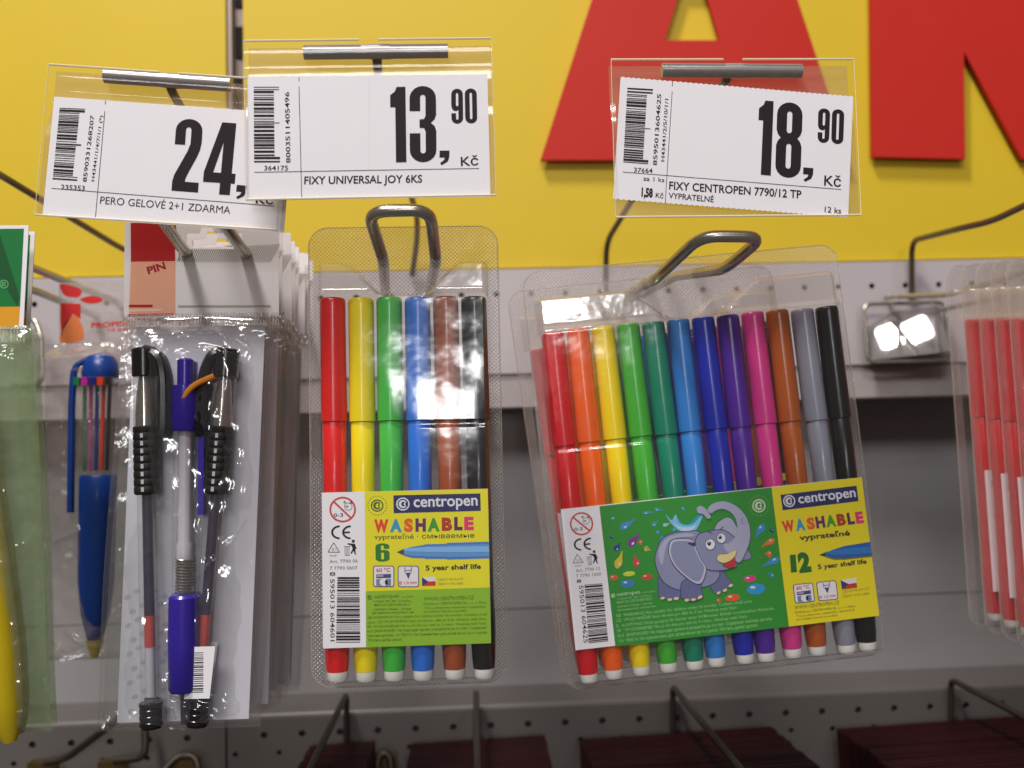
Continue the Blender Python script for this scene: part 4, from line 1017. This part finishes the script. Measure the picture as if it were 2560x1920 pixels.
for i in range(7):
    for j in range(3): pr.shape(gr, ell(765 + j * 35, 395 + i * 22 + j * 5, 9, 8, 0, 8), 1, 'hatching')
pr.build(hdr)
# white inner card and pens
bl_ = P(283, 1812, YB); br_ = P(640, 1830, YB); botz = (bl_.z + br_.z) / 2 - a0.z
xl_, xr_ = bl_.x - a0.x, br_.x - a0.x
inner = MB().poly([[(2.5, -BH - 3), (BW - 6, -BH - 3), (xr_ - 1.5, botz + 2), (xl_ + 2, botz + 2)]], 3.6, .3).build('backing_card', mat('cool_white_card', (230, 228, 240), .5, bmp=.1, bscale=.3), bag)
mb = MB()
for j in range(9):
    for i in range(5): mb.poly([ell(xl_ + 7 + i * 3.4 + (j % 2) * 1.7 - j * .2, botz + 6 + j * 5.2 + (i % 2) * 2.2, 1.3, .95, .5, 8)], 3.55)
mb.build('spot_print', pm((200, 198, 214)), inner)
def BL(px, py, y=YB): p = P(px, py, y); return (p.x - a0.x, p.z - a0.z)
gel_pen(bag, BL(372, 872), BL(400, 1812), -3.2, 1); gel_pen(bag, BL(577, 872), BL(512, 1806), -3.2, -1); click_pen(bag, BL(478, 898), BL(456, 1812), -5.2)
MB().tube([BL(478, 1000)[:1] + (-9,) + BL(478, 1000)[1:], BL(505, 965)[:1] + (-9.5,) + BL(505, 965)[1:], BL(556, 942)[:1] + (-9.3,) + BL(556, 942)[1:]], 1.1, 8, round_=5).build('orange_strip', orangep, bag, True)
lb = MB(); c_ = BL(522, 1603); e_ = BL(512, 1730)
c_ = (c_[0] + 1.6, c_[1]); e_ = (e_[0] + 1.6, e_[1])
lb.poly([[(c_[0] - 4.4, c_[1]), (c_[0] + 4.6, c_[1]), (e_[0] + 4.2, e_[1]), (e_[0] - 4.8, e_[1])]], -8.2, .1); lbo = lb.build('barcode_label', paper, bag)
mb = MB(); rnd = random.Random(4); z = c_[1] - 2
while z > e_[1] + 2:
    hgt = rnd.choice((.25, .25, .5)); mb.poly([[(e_[0] - 3.2, z), (e_[0] + 2.0, z), (e_[0] + 2.0, z - hgt), (e_[0] - 3.2, z - hgt)]], -8.24); z -= hgt + rnd.choice((.3, .5))
mb.build('barcode', ink, lbo)
mid = BW / 2
tt = thing('tmp', 'x', 'x'); bag_sheets(tt, BW + 2, -BH + 1, botz, (xl_ + xr_) / 2 - mid, 7.6, (bagf, bagb), 11)
for c in kids(tt): c.parent = bag; c.location = (mid * S, 0, 0)
bpy.data.objects.remove(tt)
MB().grid(20, 4, lambda u, v: (u * BW, -.6 - .15 * math.sin(u * 40), -BH + 1.5 - v * 5.0)).build('seal_strip', sealf, bag, True)
for k in range(1, 8):
    c = copy_tree(bag); c['label'] = ('gel pen bag right behind the front one, its white card strip showing' if k == 1 else 'rearmost gel pen bag of the row, nearest the steel rail' if k == 7 else ['third', 'fourth', 'fifth', 'sixth', 'seventh'][k - 2] + ' gel pen bag from the front, only its white header edge showing')
    c.location = (Vector(a0) + Vector((random.uniform(-.8, .8) + k * .3, k * 9.5, -k * .3 + random.uniform(-.6, .6)))) * S
    c.rotation_euler = (0, bag.rotation_euler[1] + math.radians(random.uniform(-.8, .8)), math.radians(random.uniform(-3, 3)))

# multicolour pen bag, further back
YM = 112
am = P(150, 700, YM)
mbg = thing('pen_bag', 'crumpled clear bag with fat blue multicolour pen and red printed header', 'pen bag', am)
def ML(px, py): p = P(px, py, YM); return (p.x - am.x, p.z - am.z)
hd = MB().poly([[ML(146, 706), ML(330, 706), ML(330, 862), ML(146, 858)]], 0.5, .2).build('header_film', film('milky_film', 0.45, (225, 215, 215), .1, .4, .1, base=.06), mbg)
pq = Print([(146, 706), (330, 706), (330, 862), (146, 858)], ML(330, 706)[0] - ML(146, 706)[0], ML(146, 706)[1] - ML(146, 858)[1], (0, 0), 1, y=.4, x0=ML(146, 706)[0], z0=ML(146, 706)[1])
r2_ = pm((206, 34, 34)); pq.crop((0, 520), 2.862)
pq.shape(r2_, smooth_loop([(430, 545), (520, 560), (580, 590), (560, 640), (480, 635), (440, 600)], 5)); pq.shape(r2_, smooth_loop([(570, 660), (640, 635), (720, 650), (722, 680), (640, 690)], 5))
pq.shape(r2_, [(432, 680), (575, 690), (575, 800), (520, 760), (445, 880), (440, 930), (430, 800)]); pq.shape(pm((232, 130, 70)), smooth_loop([(440, 880), (520, 770), (580, 830), (590, 950), (440, 965)], 5))
pq.text(r2_, 'PROPISKA', (650, 866), (985, 860), 38, bold=.03, res=3); pq.text(r2_, '10 barev', (770, 898), (985, 895), 22, bold=.02)
pq.build(hd)
pt = ML(268, 890); kk = (ML(246, 890)[1] - ML(236, 1640)[1]) / 140.0
mp = MB().lathe([(-56 * kk, 5.8), (-57 * kk, 6.3), (-70 * kk, 6.4), (-104 * kk, 6.1), (-119 * kk, 4.9), (-131 * kk, 2.6)], 28).build('multicolour_pen', bluep, mbg, True)
mp.location = (pt[0] * S, -8 * S, pt[1] * S); mp.rotation_euler = (0, math.radians(1.0), 0); mp.scale = (1.3, 1.15, 1); mp['label'] = 'fat blue multicolour ballpoint pen'
MB().lathe([(0, 2.4), (-1, 4.6), (-4, 6.0), (-9 * kk, 6.4), (-11 * kk, 6.1)], 28).build('crown', bluep, mp, True)
MB().lathe([(-11 * kk, 6.1), (-56 * kk, 6.1)], 28, capt=False).build('clear_barrel', clearp, mp, True)
for i, cc in enumerate([(20, 120, 70), (190, 30, 150), (30, 30, 120), (210, 50, 30), (30, 26, 26)]):
    x = -5.4 + i * 2.7; m_ = plastic('slider_%d' % i if False else 'slider_' + ['green', 'magenta', 'navy', 'red', 'black'][i], cc)
    MB().box(x - 1, x + 1, -7.9, -5.5, -15 * kk, -11.5 * kk).build('slider', m_, mp); MB().tube([(x * .8, -2.5, -15 * kk), (x * .7, -2.5, -54 * kk)], .7, 8).build('ink_tube', m_, mp, True)
MB().tube([(-4, -3, -3), (-7.6, -4, -6), (-8.0, -4.5, -22), (-7.6, -4.5, -72)], 1.25, 10, round_=5).build('clip', bluep, mp, True)
MB().lathe([(-131 * kk, 3.1), (-138 * kk, 1.4), (-139 * kk, 1.2)], 20).build('tip', yellowp, mp, True)
veil = film('crumpled_film', 0.24, (200, 180, 172), 0.08, 0.9, 0.05, base=0.06)
tt = thing('tmp', 'x', 'x'); W_ = ML(312, 900)[0] - ML(112, 900)[0]
bag_sheets(tt, W_, ML(210, 858)[1], ML(210, 1650)[1], 2, 12, (veil, bagb), 29)
for c in kids(tt): c.parent = mbg; c.location = (ML(214, 858)[0] * S, 0, 0)
bpy.data.objects.remove(tt)

# green bag at the left edge
YG = -12
ag = P(-310, 566, YG); g1 = P(72, 562, YG); GW = (g1 - ag).length; GH = (P(-310, 566, YG) - P(-318, 826, YG)).z
gb = thing('pen_bag', 'bag with green and orange header and fat yellow pen cut by the left edge', 'pen bag', ag, (0, math.radians(.6), 0), 'green headed pen bags at the left edge')
gh = MB().poly([[(0, 0), (GW, 0), (GW - 1.2, -GH), (-.5, -GH)]], 0, .3).build('header_card', paper, gb)
MB().poly([[(1.5, -1.2), (GW - 1.6, -1.2), (GW - 2.4, -GH * .79), (1.2, -GH * .79)]], -.06).build('green_print', pm((12, 118, 54)), gh)
MB().poly([[(1.5, -1.3), (GW * .8, -1.3), (GW * .95, -GH * .7), (GW * .93, -GH * .78), (GW * .7, -GH * .2), (GW * .5, -5)]], -.12).build('dark_green_print', pm((10, 84, 40)), gh)
MB().poly([[(1.2, -GH * .79), (GW - 2.4, -GH * .79), (GW - 2.8, -GH + .5), (1.0, -GH + .5)]], -.06).build('orange_print', pm((230, 160, 30)), gh)
pr = Print([(-310, 566), (72, 562), (64, 826), (-318, 826)], GW, GH, y=-.16); pr.text(pm((120, 190, 130)), '®', (-2, 724), (20, 724), 22, 1, res=4); pr.build(gh)
gz = P(150, 1815, YG).z - ag.z; gx = P(160, 1700, YG).x - ag.x
MB().poly([[(2, -GH - 2), (GW + 1, -GH - 2), (gx - 4, gz + 3), (6, gz - 2)]], 3, .3).build('backing_card', film('pale_green_sheet', 0.24, (196, 206, 184), .3, .6, .04, base=.05), gb)
yx = P(2, 1500, YG).x - ag.x; yz = P(10, 1838, YG).z - ag.z
yp = MB().lathe([(yz + 134, 4), (yz + 110, 6), (yz + 60, 6.6), (yz + 30, 6.4), (yz + 12, 5.2), (yz + 3, 3.4), (yz, 2.0)], 28).build('yellow_pen', yellowp, gb, True)
yp.location = ((yx + 8) * S, -6 * S, (yz) * S); yp.data.transform(Matrix.Translation((0, 0, -yz * S))); yp.rotation_euler = (0, math.radians(-8.5), 0)
tt = thing('tmp', 'x', 'x'); bag_sheets(tt, GW + 6, -GH + 1, gz - 1, 9, 12, (greenf, greenf), 41)
for c in kids(tt): c.parent = gb; c.location = ((GW / 2 - 1) * S, 0, 0)
bpy.data.objects.remove(tt)
MB().grid(20, 4, lambda u, v: (u * GW, -.6 - .15 * math.sin(u * 40), -GH + .5 - v * 5.0)).build('seal_strip', sealf, gb, True)
c = copy_tree(gb); c['label'] = 'second green headed bag, a sliver of its header behind the first'; c.location = (ag + Vector((-2.0, 9, 0))) * S
